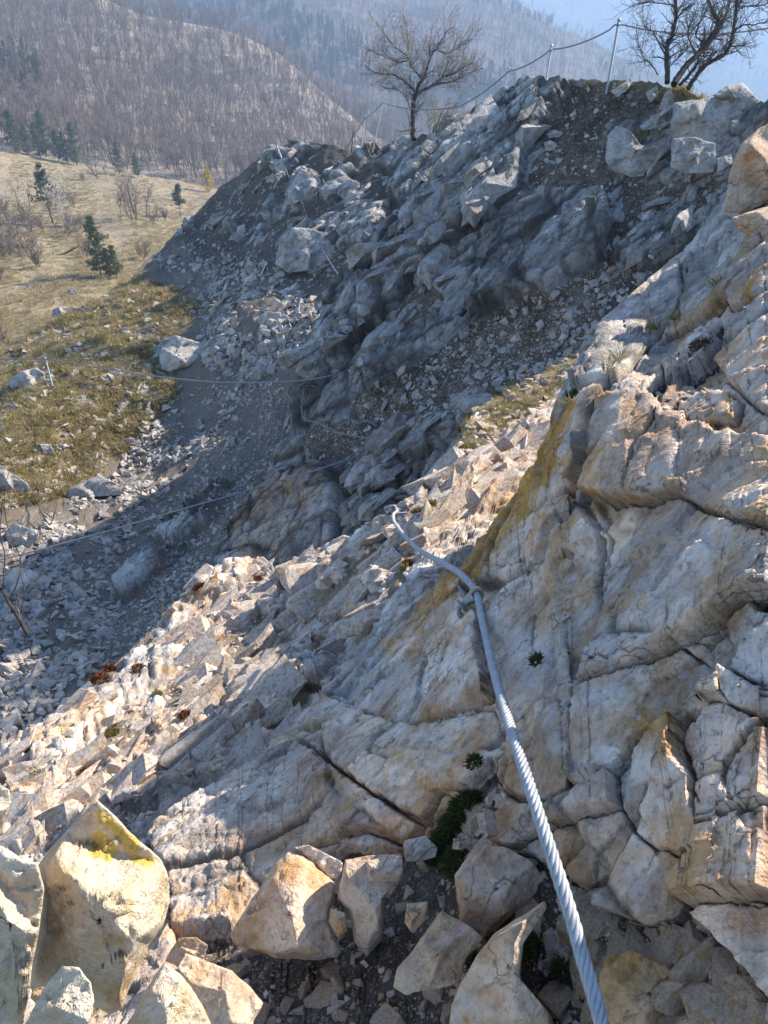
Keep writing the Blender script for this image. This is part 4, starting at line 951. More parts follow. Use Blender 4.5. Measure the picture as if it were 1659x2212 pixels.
def solid(outline, t, thick=0.5, seed=0, K=18, N=96, tv=0.0, tu=0.0, nf=6, rough=0.05, back=0.7, wob=0.03, planes=None, och=None, skew=(0, 0)):
    o = np.array(outline, float); c0 = o.mean(0); rg = np.random.default_rng(seed+1000)
    seg = np.linalg.norm(np.roll(o, -1, 0)-o, axis=1); cum = np.concatenate([[0], np.cumsum(seg)]); oc = np.vstack([o, o[:1]])
    s_ = np.linspace(0, cum[-1], N, endpoint=False)
    q = np.stack([np.interp(s_, cum, oc[:, 0]), np.interp(s_, cum, oc[:, 1])], -1)
    size = cum[-1]/math.pi
    an = np.linspace(0, 2*math.pi, N, endpoint=False)
    j = fbm(np.stack([np.cos(an)*3, np.sin(an)*3, an*0+seed*1.7], -1), 4, seed)
    q = c0 + (q-c0)*(1+wob*j*2)[:, None]
    ks = np.concatenate([np.linspace(0.03, 0.9, K-5), [0.94, 0.97, 0.985, 0.995, 1.0]])
    UV = c0 + ks[:, None, None]*(q-c0)[None]
    nq = (UV-c0)/(size*0.5)
    T = 1.5*thick*size*t/FPX
    prof = (1-ks**3.2)**(1/2.4)
    roof = np.minimum(1.0, ((1-ks)*2.3)**0.8)
    hf = np.repeat(np.minimum(prof, roof*1.1)[:, None], N, 1)
    pl = planes or [(rg.uniform(0.75, 1.0), rg.uniform(-0.6, -0.1), rg.uniform(0.7, 1.1))] + [(rg.uniform(0.35, 0.75), *(rg.normal(size=2)*0.75)) for _ in range(nf)]
    for a, bx, by in pl: hf = np.minimum(hf, np.maximum(a + bx*nq[..., 0] + by*nq[..., 1], 0.04+0.5*prof[:, None]*0.2))
    hf = np.where(ks[:, None] >= 1.0, 0, hf)
    hf = hf + (skew[0]*nq[..., 0]+skew[1]*nq[..., 1])*prof[:, None]
    tp = t*(1+tu*(UV[..., 0]-c0[0])/1000+tv*(UV[..., 1]-c0[1])/1000)
    base = at(UV[..., 0], UV[..., 1], tp)
    vd = -base/np.linalg.norm(base, axis=-1, keepdims=True)
    wsz = size*t/FPX
    nz = rough*wsz*(fbm(base/(wsz*0.22), 5, seed+3) + 0.5*fbm(base/(wsz*0.06), 4, seed+4))
    h2, cr, _ = facets(base, wsz*0.35, MB_, seed+9)
    h3_, cr3, _ = facets(base, wsz*0.13, MR_, seed+19)
    nz = nz + rough*2.4*h2 + rough*3.0*h3_ - rough*0.5*wsz*0.3*cr
    front = base + vd*(T*hf + nz*np.minimum(1, prof[:, None]*3))[..., None]
    bk = base - vd*(T*back*prof[:, None])[..., None]
    V = np.concatenate([front.reshape(-1, 3), bk[:-1].reshape(-1, 3)])
    i = np.arange(K*N).reshape(K, N); ib = (np.arange((K-1)*N)+K*N).reshape(K-1, N)
    ib = np.concatenate([ib, i[-1:]], 0)
    def strip(a): b = np.roll(a, -1, 1); return np.concatenate([np.stack([a[:-1], b[:-1], b[1:]], -1).reshape(-1, 3), np.stack([a[:-1], b[1:], a[1:]], -1).reshape(-1, 3)])
    F = [strip(i), strip(ib)[:, ::-1]]
    for a, fl in ((i[0], 1), (ib[0], -1)):
        F.append(np.stack([np.full(N-2, a[0]), a[1:-1], a[2:]], -1)[:, ::fl])
    F = np.concatenate(F)
    # make the winding face outwards
    ctr = V.mean(0)
    attrs = {'rnd': np.zeros(len(V))}
    if och is not None:
        m = np.zeros(K*N, np.float32)
        for pg in och: m = np.maximum(m, sstep(poly_sd(UV[..., 0], UV[..., 1], pg), -30, 22).reshape(-1))
        attrs['ochre'] = np.concatenate([m, np.zeros(len(V)-K*N)])
    return V, F, ctr, attrs
def rock(name, label, outline, t, mat, cat='rock', group=None, **kw):
    V, F, ctr, at_ = solid(outline, t, **kw)
    o = link(name, mesh_np(name, V-ctr, F, mat, at_, True), label=label, category=cat)
    o.location = V3(ctr)
    if group: o['group'] = group
    return o
def c7(pts): return [(x/2, 1641.6+y/2) for x, y in pts]
def c8(pts): return [(829.5+x/2, 1641.6+y/2) for x, y in pts]
def c2(pts): return [(829.5+x/2, y/2) for x, y in pts]
def c1(pts): return [(x/2, y/2) for x, y in pts]
def c3(pts): return [(x/2, 604.8+y/2) for x, y in pts]
HI = dict(K=22, N=110)
rock('boulder', 'cream boulder splashed with yellow lichen on its top edge', c7([(420,180),(510,260),(600,350),(690,420),(735,500),(742,600),(700,720),(640,800),(600,900),(560,980),(525,1090),(470,1105),(410,1080),(300,1060),(200,1020),(125,990),(130,900),(155,760),(180,600),(165,450),(260,340),(330,250)]),
     0.86, M_lichen, seed=1, thick=0.55, tv=0.18, planes=[(0.72, 0.12, -0.12), (0.98, -0.3, 1.05), (1.25, -1.40, 0.2), (0.95, 0.85, 0.0), (0.80, -0.35, 0.25), (0.78, 0.45, 0.2), (0.86, 0.3, -0.55)], rough=0.06, och=[c7([(410,190),(600,350),(600,410),(530,390),(480,300),(430,280)]), c7([(560,400),(680,430),(640,470),(560,440)]), c7([(420,300),(520,370),(480,440),(380,420)])], **HI)
rock('boulder', 'tall pale cream rock leaning beside the lichen-splashed boulder', c7([(-120,330),(10,380),(100,430),(165,445),(190,560),(175,700),(140,870),(125,1000),(90,1180),(-160,1250),(-200,700)]), 0.74, MS_pale, seed=2, thick=0.5, tv=0.1, rough=0.06, **HI)
rock('boulder', 'rounded pale rock tip standing above the leaning cream rock', c7([(-110,90),(0,108),(40,130),(50,185),(20,260),(0,330),(-110,330)]), 0.80, MS_pale, seed=3, thick=0.5, rough=0.03)
rock('stone', 'small angular cream stone wedged below the lichen-splashed boulder', c7([(270,890),(340,895),(390,960),(410,1040),(385,1150),(250,1200),(90,1180),(150,1060),(200,970)]), 0.68, MS_pale, seed=4, thick=0.5, rough=0.03)
rock('stone', 'tiny tan stone tucked between two cream boulders', c7([(140,990),(200,978),(205,1010),(165,1060),(130,1030)]), 0.74, MS_near, seed=44, thick=0.5, rough=0.03, K=12, N=48)
rock('boulder', 'bright white wedge of rock beside a grey-topped slab', c7([(710,875),(780,920),(830,990),(870,1050),(930,1180),(760,1260),(500,1230),(600,1050),(650,960)]), 0.78, MS_pale, seed=5, thick=0.55, rough=0.03, planes=[(0.8, 0.5, 0.3), (0.75, -0.7, 0.2), (0.7, 0, 0.6)], **HI)
rock('slab', 'tilted tan slab with a flat grey-white top', c7([(800,835),(900,870),(1000,910),(1060,960),(1140,1050),(1090,1150),(920,1180),(830,1000),(770,900)]), 0.92, MS_near, seed=6, thick=0.45, rough=0.03, tv=-0.4, planes=[(0.55, 0.1, 0.75), (0.75, -0.8, 0.0), (0.6, 0.3, -0.25)], **HI)
rock('stone', 'brown stone half buried behind the tilted tan slab', c7([(770,770),(850,765),(900,800),(880,860),(800,900),(710,870)]), 1.05, MS_near, seed=7, thick=0.4, rough=0.03)
rock('boulder', 'large triangular tan block sitting on dark gravel', c7([(1240,395),(1310,400),(1450,530),(1420,690),(1480,830),(1460,855),(1350,866),(1190,855),(1010,795),(985,760),(1060,640),(1130,540),(1190,450)]), 1.10, MS_near, seed=8, thick=0.34, tv=-0.25, rough=0.028, planes=[(0.7, 0.15, 0.25), (0.75, -0.7, 0.2), (0.7, 0.85, -0.1)], **HI)
rock('slab', 'flat bluish grey flake resting on the triangular tan block', c7([(1275,380),(1330,366),(1480,440),(1465,530),(1420,505),(1330,420)]), 1.13, MS_rib, seed=9, thick=0.3, rough=0.03)
rock('boulder', 'narrow tan block with a pale flat top beside the triangular one', c7([(1490,430),(1560,418),(1659,408),(1735,420),(1740,500),(1660,600),(1655,770),(1590,845),(1530,790),(1510,650),(1455,600)]), 1.08, MS_near, seed=10, thick=0.42, rough=0.028, planes=[(0.6, 0.0, 0.6), (0.7, 0.7, 0.0), (0.8, -0.6, 0.2)], **HI)
rock('stone', 'small tan stone jammed between the triangular and the narrow block', c7([(1430,640),(1490,660),(1502,740),(1460,768),(1420,700)]), 1.05, MS_near, seed=11, thick=0.5, rough=0.03, K=14, N=60)
rock('slab', 'brown slab topped by a pale blue-grey face next to the cable', c8([(400,360),(540,380),(640,440),(700,520),(660,575),(580,650),(440,770),(420,800),(330,700),(305,500),(350,430)]), 0.98, MS_near, seed=12, thick=0.4, rough=0.028, planes=[(0.52, 0.0, 0.75), (0.7, 0.1, -0.2), (0.7, -0.7, 0.1)], **HI)
rock('boulder', 'rounded brown boulder leaning under the blue-topped slab', c8([(250,650),(330,690),(430,770),(360,850),(330,965),(100,1015),(45,975),(60,900),(170,760)]), 0.92, MS_near, seed=13, thick=0.45, rough=0.025, **HI)
rock('boulder', 'pale pinkish wedge of rock with a sharp ridge beside the cable', c8([(690,615),(705,640),(620,720),(600,800),(585,960),(720,1100),(750,1200),(270,1220),(290,1060),(330,960),(400,840),(480,740),(560,690)]), 0.86, MS_near, seed=14, thick=0.42, rough=0.028, planes=[(0.6, 0.8, 0.1), (0.7, -0.6, 0.2), (0.8, 0.1, 0.5)], **HI)
rock('stone', 'pointed tan stone alone on the dark gravel', c8([(100,620),(190,612),(182,690),(120,748),(88,700)]), 0.98, MS_near, seed=15, thick=0.5, rough=0.03, K=14, N=60)
rock('boulder', 'big brown-grey boulder beside the lower end of the cable', c8([(960,850),(1060,820),(1200,870),(1330,930),(1350,1000),(1400,1060),(1400,1250),(900,1250),(915,1100),(930,950)]), 0.80, MS_near, seed=16, thick=0.40, rough=0.03, planes=[(0.55, 0.15, 0.65), (0.7, -0.8, 0.1), (0.75, 0.7, 0.2)], **HI)
rock('boulder', 'blocky grey-tan rock behind the big brown-grey boulder', c8([(1250,765),(1390,745),(1470,790),(1502,880),(1480,985),(1380,955),(1240,875),(1215,800)]), 0.88, MS_near, seed=17, thick=0.42, rough=0.03, **HI)
rock('stone', 'flat grey hexagonal stone lying on gravel', c8([(1400,990),(1450,965),(1545,1020),(1530,1085),(1430,1135),(1378,1080)]), 0.80, MS_rib, seed=18, thick=0.35, rough=0.03, K=14, N=60)
rock('slab', 'broad tan slab split by a crack above the flat hexagonal stone', c8([(1250,690),(1340,650),(1700,640),(1750,1030),(1640,1015),(1540,965),(1500,830),(1400,748),(1255,752)]), 0.86, MS_near, seed=19, thick=0.3, rough=0.03, tu=-0.3, **HI)
rock('boulder', 'small cube-like tan block under the stepped brown ledge', c8([(1030,540),(1160,528),(1212,600),(1195,695),(1080,718),(1000,662)]), 0.95, MS_near, seed=20, thick=0.45, rough=0.028, planes=[(0.6, 0.1, 0.55), (0.7, 0.1, -0.15), (0.8, -0.6, 0.0)], **HI)
rock('ledge', 'stepped brown ledge of rock above loose gravel', c8([(750,470),(830,430),(1000,390),(1060,420),(1200,480),(1222,560),(1160,535),(1030,548),(1000,665),(880,625),(800,575),(740,510)]), 1.0, MS_near, seed=21, thick=0.35, rough=0.03, planes=[(0.5, 0.1, 0.7), (0.6, 0.1, -0.1)], **HI)
rock('stone', 'tan block beside the dark green cushion plant', c8([(-80,440),(20,410),(80,415),(82,500),(20,600),(-60,560)]), 1.06, MS_near, seed=22, thick=0.45, rough=0.03)
rock('slab', 'pale grey flat stone pressed against the cushion plant', c8([(85,350),(180,325),(230,380),(225,420),(150,440),(90,440)]), 1.12, MS_rib, seed=23, thick=0.35, rough=0.03)
rock('stone', 'small beige stone touching the cushion plant', c8([(300,340),(370,330),(380,360),(340,392),(295,385)]), 1.03, MS_near, seed=24, thick=0.5, K=12, N=48)
rock('boulder', 'smooth tan boulder with an orange face on top of the crag', [(1565,455),(1575,380),(1600,310),(1640,275),(1720,240),(1800,330),(1780,430),(1659,440),(1600,460)], 2.5, MS_near, seed=25, thick=0.4, rough=0.02, **HI)
rock('boulder', 'beige rounded block under the orange-faced boulder', [(1580,470),(1640,450),(1720,440),(1740,520),(1660,530),(1600,500)], 2.3, MS_near, seed=26, thick=0.4, rough=0.03)
rock('stone', 'ochre stone standing in the gap behind the slab corner', [(1285,860),(1310,843),(1335,848),(1340,880),(1300,910),(1282,925)], 1.72, MS_near, seed=27, thick=0.5, rough=0.03)
# ------------------------------------------------------------------ crags of the ridge and boulders of the gully
def ondepth(P, pts, extra=0.0):
    m = np.mean(pts, 0); return float(np.dot(P.pt(m[0], m[1]), [0, CT, -ST]))-extra
def crag(label, pts, P=None, ex=0.15, name='rock_outcrop', mat=None, **kw):
    P = P or c
    kw = {**dict(thick=0.38, rough=0.05, K=17, N=72), **kw}
    return rock(name, label, pts, ondepth(P, pts, ex), mat or MS_crag, seed=int(sum(pts[0])) % 97, **kw)
crag('white-grey blocky outcrop crowning the ridge below the thin post', c2([(458,430),(510,372),(590,378),(612,440),(590,475),(480,505)]))
crag('small pointed rock on top of the white-grey ridge outcrop', c2([(545,385),(580,345),(630,333),(662,375),(640,402),(580,400)]), ex=0.0)
crag('large cracked grey crag with a flat top near the ridge grass', c2([(1252,445),(1330,432),(1490,413),(1552,490),(1505,600),(1440,640),(1250,620),(1240,560)]), ex=0.3)
crag('brown-based lower half of the cracked grey crag', c2([(1245,600),(1340,590),(1430,620),(1440,700),(1420,745),(1300,750),(1235,720)]), ex=0.45)
crag('grey crag with a sunlit white rim beside the large cracked one', c2([(970,585),(1000,538),(1060,560),(1115,630),(1240,590),(1245,640),(1200,710),(1130,762),(1060,768),(980,735),(955,690)]), ex=0.35)
crag('rounded grey rock at the far end of the ridge grass', c2([(1420,412),(1480,370),(1550,358),(1625,435),(1600,485),(1500,470)]), ex=0.1)
crag('upright pointed stone at the edge of the ridge grass', c2([(1185,475),(1213,402),(1240,383),(1256,425),(1258,495)]), ex=0.1, K=14, N=60)
crag('stubby grey stone left of the pointed one on the ridge', c2([(1128,402),(1178,368),(1188,420),(1150,445)]), ex=0.1, K=14, N=60)
crag('flat grey rock above the sunlit tuft of grass', c2([(1105,545),(1180,490),(1242,510),(1235,545),(1120,565)]), ex=0.1, K=14, N=60)
crag('small bluish rock below the tall ridge post', c2([(980,395),(1065,338),(1078,350),(1050,390),(1010,425)]), ex=0.1, K=14, N=60)
crag('small grey stone on the cliff path under the cracked crag', c2([(1440,685),(1500,665),(1508,705),(1440,745)]), ex=0.3, K=14, N=60)
crag('rounded pale stone lying on the brown earth gully', c2([(700,580),(735,560),(775,570),(760,592),(715,598)]), ex=0.05, K=12, N=48)
crag('small pale stone below the rounded one in the earth gully', c2([(690,615),(720,605),(748,622),(735,650),(700,655)]), ex=0.05, K=12, N=48)
crag('knobbly blue-grey outcrop standing out of the brown back slope', c1([(1190,1140),(1210,1030),(1260,980),(1350,990),(1430,1010),(1480,1100),(1470,1180),(1400,1200),(1330,1170),(1240,1180)]), g, ex=0.5, thick=0.45)
crag('pale grey outcrop high on the brown back slope', c1([(1240,825),(1300,728),(1380,760),(1392,822),(1320,872),(1270,885)]), g, ex=0.3)
crag('split white-tipped outcrop beside the pale grey one', c1([(1455,835),(1500,768),(1555,790),(1545,865),(1500,875)]), g, ex=0.3)
crag('rock cap on the left shoulder of the back ridge', c1([(1150,705),(1180,648),(1250,645),(1300,605),(1330,640),(1280,690)]), g, ex=0.1)
crag('white rock leaning out at the end of the scree crest', c1([(742,1055),(768,985),(790,988),(788,1045)]), g, ex=0.1, K=14, N=60)
crag('small grey slab low on the brown back slope', c1([(1010,1040),(1030,975),(1060,970),(1062,1010),(1035,1045)]), g, ex=0.1, K=14, N=60)
boul = dict(K=14, N=60, rough=0.04)
crag('big square boulder with a flat sunlit top in the gully', c3([(700,255),(760,238),(880,275),(892,330),(830,380),(730,405),(690,385),(690,320)]), g, ex=0.3, name='boulder', thick=0.5, planes=[(0.5, 0.05, 0.95), (0.62, 0.55, 0.0), (0.72, -0.3, 0.0)], **boul)
crag('low grey boulder leaning on the big square one', c3([(655,340),(690,280),(705,290),(700,380),(660,375)]), g, ex=0.2, name='boulder', **boul)
crag('lone dark boulder carrying the small iron post in dry grass', c3([(30,440),(90,395),(160,378),(195,400),(190,440),(120,490),(50,490)]), g, ex=0.25, name='boulder', **boul)
crag('brown boulder perched on the crest above the meadow', c1([(222,1370),(230,1335),(262,1322),(310,1335),(305,1365),(260,1380)]), g, ex=-0.3, name='boulder', **boul)
crag('half-lit long boulder at the edge of the shaded scree', c3([(255,960),(300,900),(430,842),(545,905),(520,930),(420,920),(400,960),(330,1010),(280,1020)]), g, ex=0.25, name='boulder', **boul)
crag('pale boulder in the sunlit grass at the gully mouth', c3([(-40,830),(20,815),(110,870),(128,900),(60,950),(-40,945)]), g, ex=0.2, name='boulder', **boul)
crag('dark mossy stone between two pale ones in the grass', c3([(130,735),(160,708),(220,710),(235,750),(160,762)]), g, ex=0.1, name='boulder', **boul)
crag('pale angular stone beside the dark mossy one', c3([(228,712),(275,708),(282,740),(240,755)]), g, ex=0.1, name='boulder', **boul)
crag('pitted white boulder among shaded scree blocks', c3([(20,1090),(60,1050),(150,1080),(165,1120),(120,1160),(40,1150)]), g, ex=0.2, name='boulder', **boul)
crag('long grey slab lying flat in the shaded scree', c3([(170,1250),(240,1190),(310,1180),(320,1210),(260,1270),(200,1280)]), g, ex=0.2, name='slab', **boul)
crag('flat bluish slab half covered by scree', c3([(385,1090),(440,1050),(500,1055),(490,1085),(420,1105)]), g, ex=0.1, name='slab', **boul)
crag('sunlit corner block at the bottom of the shaded scree', c3([(0,1290),(60,1240),(130,1250),(230,1290),(210,1330),(120,1370),(30,1370),(0,1330)]), g, ex=0.25, name='boulder', **boul)
crag('dark overhung boulder at the foot of the brown back slope', c3([(1025,95),(1050,55),(1090,48),(1110,80),(1095,110),(1035,115)]), g, ex=0.3, name='boulder', **boul)
crag('rounded pale boulder beside the big square one', c3([(900,300),(930,282),(975,300),(970,335),(920,345)]), g, ex=0.2, name='boulder', **boul)
for i, q in enumerate(([(1105,170),(1150,135),(1210,140),(1230,190),(1190,210),(1130,205)], [(1030,240),(1070,220),(1105,250),(1080,280),(1040,270)], [(1110,280),(1150,255),(1195,265),(1190,310),(1130,320)], [(1190,230),(1240,220),(1260,265),(1200,285)], [(1260,210),(1300,195),(1320,235),(1280,260)], [(930,240),(970,225),(1000,250),(970,280)])):
    crag('blue-grey block in the jumble at the foot of the cliff', c3(q), g, ex=0.15, name='boulder', group='blocks at the foot of the cliff', **boul)
crag('dark grey stone on the brown gravel below the path cable', c3([(955,745),(985,690),(1010,685),(1020,720),(985,750)]), g, ex=0.1, name='stone', **boul)
crag('upright slab leaning on the cliff beside the two cables', [(912,1050),(925,1020),(945,1040),(940,1062)], c, ex=0.3, name='slab', **boul)

# ------------------------------------------------------------------ loose stones
def hull_mesh(seed, mat, flat=0.7, lng=1.0, fine=False, npt=13):
    rg = np.random.default_rng(seed); bm = bmesh.new()
    for _ in range(npt):
        q = rg.uniform(-1, 1, 3); q = q/max(np.abs(q).max()**0.5, 0.3)*rg.uniform(0.75, 1.0); bm.verts.new((q[0]*0.62*lng, q[1]*0.46, q[2]*0.5*flat))
    r = bmesh.ops.convex_hull(bm, input=bm.verts)
    bmesh.ops.delete(bm, geom=[e for e in r['geom_interior'] if isinstance(e, bmesh.types.BMVert)], context='VERTS')
    bmesh.ops.triangulate(bm, faces=bm.faces)
    bmesh.ops.recalc_face_normals(bm, faces=bm.faces)
    if fine:                                        # rough broken faces instead of clean facets
        bmesh.ops.subdivide_edges(bm, edges=bm.edges[:], cuts=2, use_grid_fill=True)
        bmesh.ops.triangulate(bm, faces=bm.faces)
        bm.normal_update()
        co = np.array([v.co[:] for v in bm.verts]); no = np.array([v.normal[:] for v in bm.verts])
        dsp = 0.050*fbm(co*3.1+seed, 4, seed) + 0.10*facets(co+seed*0.37, 0.42, MI_, seed)[0]
        for v, q in zip(bm.verts, co+no*dsp[:, None]): v.co = q
    me = bpy.data.meshes.new('stone'); bm.to_mesh(me); bm.free(); me.materials.append(mat)
    return me
def mesh_arrays(me):
    v = np.empty(len(me.vertices)*3, np.float32); me.vertices.foreach_get('co', v)
    f = np.array([p.vertices[:] for p in me.polygons], np.int32); return v.reshape(-1, 3), f
def rotmats(rg, n, nrm, bedded=False):
    """random turns that keep a stone's flat side near the ground"""
    if bedded:
        z = BED_N + rg.normal(size=(n, 3))*0.16; z /= np.linalg.norm(z, axis=1, keepdims=True)
        x = BED_D + rg.normal(size=(n, 3))*0.16; x -= z*(x*z).sum(1, keepdims=True); x /= np.linalg.norm(x, axis=1, keepdims=True)
        return np.stack([x, np.cross(z, x), z], -1)
    z = nrm + rg.normal(size=(n, 3))*0.35; z /= np.linalg.norm(z, axis=1, keepdims=True)
    x = rg.normal(size=(n, 3)); x -= z*(x*z).sum(1, keepdims=True); x /= np.linalg.norm(x, axis=1, keepdims=True)
    return np.stack([x, np.cross(z, x), z], -1)
def stones(name, stuff_label, label, group, P, regions, mats, variants, rg, ind, cat='stone', embed=0.22, stuff_name='scree', bedded=False, part=False):
    pos, nrm, size, lab = [], [], [], []
    for j, (poly, n, s0, s1, pw) in enumerate(regions):
        p_ = np.array(poly); u = rg.uniform(p_[:, 0].min(), p_[:, 0].max(), n*3); v = rg.uniform(p_[:, 1].min(), p_[:, 1].max(), n*3)
        cl = fbm(np.stack([u/60, v/60, u*0], -1), 3, 71)
        k = (poly_sd(u, v, poly) > 0) & (cl > -0.25+0.25*rg.normal(size=len(u))); u, v = u[k][:n], v[k][:n]
        r, cc, ok = P.idx(u, v); pos.append(P.P[r, cc][ok]); nrm.append(P.NN[r, cc][ok])
        size.append((s0*(s1/s0)**(rg.uniform(size=len(u))**pw))[ok]); lab.append(np.full(ok.sum(), j))
    lab = np.concatenate(lab); pos, nrm, size = np.concatenate(pos), np.concatenate(nrm), np.concatenate(size)
    Rm = rotmats(rg, len(pos), nrm, bedded); pos = pos + nrm*(size*(0.25-embed))[:, None]
    px = size/np.linalg.norm(pos, axis=1); uvz = pos @ np.array([[1, 0, 0], [0, ST, CT], [0, CT, -ST]]).T
    U = UC+FPX*uvz[:, 0]/uvz[:, 2]; Vv = VC-FPX*uvz[:, 1]/uvz[:, 2]
    inside = (U > 0) & (U < 1659) & (Vv > 0) & (Vv < 2212)
    o = np.argsort(-px*inside); pick = rg.integers(0, len(variants), len(pos))
    for i in o[:ind]:
        ob = bpy.data.objects.new(name, variants[pick[i]]); C.objects.link(ob)
        ob.matrix_world = Matrix.Translation(V3(pos[i])) @ Matrix(Rm[i].tolist()).to_4x4() @ Matrix.Scale(float(size[i]), 4)
        lb = label[lab[i]] if isinstance(label, (list, tuple)) else label
        if part: ob.parent = P.ob; continue
        ob['label'] = lb; ob['category'] = cat; ob['group'] = (group+', '+lb.split(' ', 3)[-1]) if isinstance(label, (list, tuple)) else group
    VV, FF, RN = [], [], []; n0 = 0
    for k, me in enumerate(variants):
        i = o[ind:][pick[o[ind:]] == k]
        if not len(i): continue
        v, f = mesh_arrays(me); w = np.einsum('nij,vj->nvi', Rm[i], v)*size[i][:, None, None] + pos[i][:, None]
        VV.append(w.reshape(-1, 3)); FF.append((f[None]+(np.arange(len(i))*len(v))[:, None, None]+n0).reshape(-1, 3)); RN.append(np.repeat(rg.uniform(size=len(i)), len(v))); n0 += len(i)*len(v)
    if part and VV: link(stuff_name, mesh_np(stuff_name, np.concatenate(VV), np.concatenate(FF), mats, {'rnd': np.concatenate(RN)}, False), P.ob, kind='stuff')
    elif VV: link(stuff_name, mesh_np(stuff_name, np.concatenate(VV), np.concatenate(FF), mats, {'rnd': np.concatenate(RN)}, False), kind='stuff', label=stuff_label, category=stuff_name)
HV = [hull_mesh(600+k, MS_scree, 0.62+0.06*(k % 4), npt=10) for k in range(10)]
HB = [hull_mesh(800+k, MS_rib, 0.50+0.12*(k % 3), 1.45, True) for k in range(9)]
HK = [hull_mesh(850+k, MS_crag, 0.50+0.12*(k % 3), 1.45, True) for k in range(9)]
HC = [hull_mesh(700+k, MS_chip, 0.5+0.08*(k % 4)) for k in range(8)]
rs_ = np.random.default_rng(21)
stones('scree_stone', 'grey limestone scree filling the shaded gully floor', ['angular grey limestone block in the shaded loose scree', 'angular grey limestone block in the lower gully beside the rib', 'angular grey limestone block near the big square boulder', 'angular grey limestone stone lying in the sunlit dry grass', 'angular grey limestone block beside the half-lit long boulder', 'angular grey limestone stone on the brown back slope', 'angular grey limestone stone on the gravel at the cliff foot'], 'scree', g,
       [(SCREE_G, 6000, 0.05, 0.24, 2.0), ([(-200,1150),(180,1130),(260,1300),(230,1480),(100,1640),(-200,1750)], 2600, 0.07, 0.30, 1.7), ([(330,560),(560,560),(700,660),(690,720),(560,820),(450,800),(400,640)], 1100, 0.08, 0.40, 1.8),
        (GRASS_G, 4200, 0.04, 0.30, 2.0), ([(250,1010),(330,880),(430,860),(520,880),(400,1000),(250,1180),(120,1180)], 1100, 0.07, 0.28, 1.6), ([(330,560),(440,440),(600,320),(740,500),(720,620),(560,600)], 1300, 0.04, 0.16, 2.6), ([(200,1500),(330,1130),(560,760),(640,880),(560,1060),(450,1230),(330,1420)], 5200, 0.03, 0.13, 2.2)],
       MS_scree, HV, rs_, 260)
stones('cliff_stone', 'stony rubble on the ledges of the cliff', ['pale loose stone on the rubbly ledge behind the crag', 'pale loose stone in the earth gully below the tall post', 'pale loose stone on the earth under the cracked crag', 'pale loose stone below the dipping cable', 'pale loose stone at the cliff corner'], 'ledge stones', c,
       [(SOIL[2], 1300, 0.03, 0.20, 2.3), (SOIL[0], 350, 0.025, 0.13, 2.4), (SOIL[1], 160, 0.025, 0.12, 2.4), (SOIL[3], 220, 0.025, 0.12, 2.2), ([(600,800),(640,760),(660,800),(640,880),(600,960),(560,900)], 200, 0.05, 0.2, 2)],
       MS_scree, HV, rs_, 90, stuff_name='rubble')
stones('rock_fragment', 'sunlit rock chips strewn over the rib', ['angular rock fragment on the rubble of the rib crest', 'angular rock fragment on the lower left flank of the rib', 'angular rock fragment behind the far cable end', 'angular rock fragment just above the lichen-splashed boulder', 'angular rock fragment on the sunlit grassy notch'], 'rib fragments', r_,
       [([(380,1540),(330,1480),(400,1400),(430,1320),(640,1240),(860,1150),(900,1200),(840,1290),(640,1400),(520,1500)], 1100, 0.008, 0.045, 2.2), ([(0,1660),(240,1500),(380,1540),(560,1470),(640,1540),(560,1640),(420,1700),(200,1760),(0,1850)], 500, 0.008, 0.04, 2.2),
        ([(860,1150),(960,1020),(1150,900),(1180,930),(1060,1060),(920,1200)], 250, 0.010, 0.05, 2.2), ([(30,1830),(170,1760),(320,1700),(330,1760),(200,1860),(60,1900)], 400, 0.008, 0.04, 1.8), ([(985,960),(1010,880),(1100,825),(1240,760),(1270,770),(1190,860),(1100,930),(1040,970)], 420, 0.012, 0.09, 1.9)],
       MS_chip, HC, rs_, 160, stuff_name='rock_chips')
stones('gravel_stone', 'grey and tan gravel on the dark earth between the near rocks', ['small angular stone in the dark gravel between the near rocks', 'small angular stone in the joint behind the slab corner', 'small angular stone in the mossy hollow of the slab', 'small angular stone under the stepped brown ledge', 'small angular stone beside the dark green cushion plant'], 'gravel stones', n_,
       [(SO[0], 1500, 0.002, 0.022, 2.6), (SO[1], 300, 0.006, 0.03, 1.8), (SO[2], 150, 0.006, 0.03, 1.8), ([(1180,1900),(1300,1960),(1250,2080),(1150,2060)], 450, 0.004, 0.022, 1.8), ([(930,1780),(1060,1680),(1070,1800),(1000,1900)], 300, 0.006, 0.03, 1.5)],
       MS_chip, HC, rs_, 130, stuff_name='gravel')

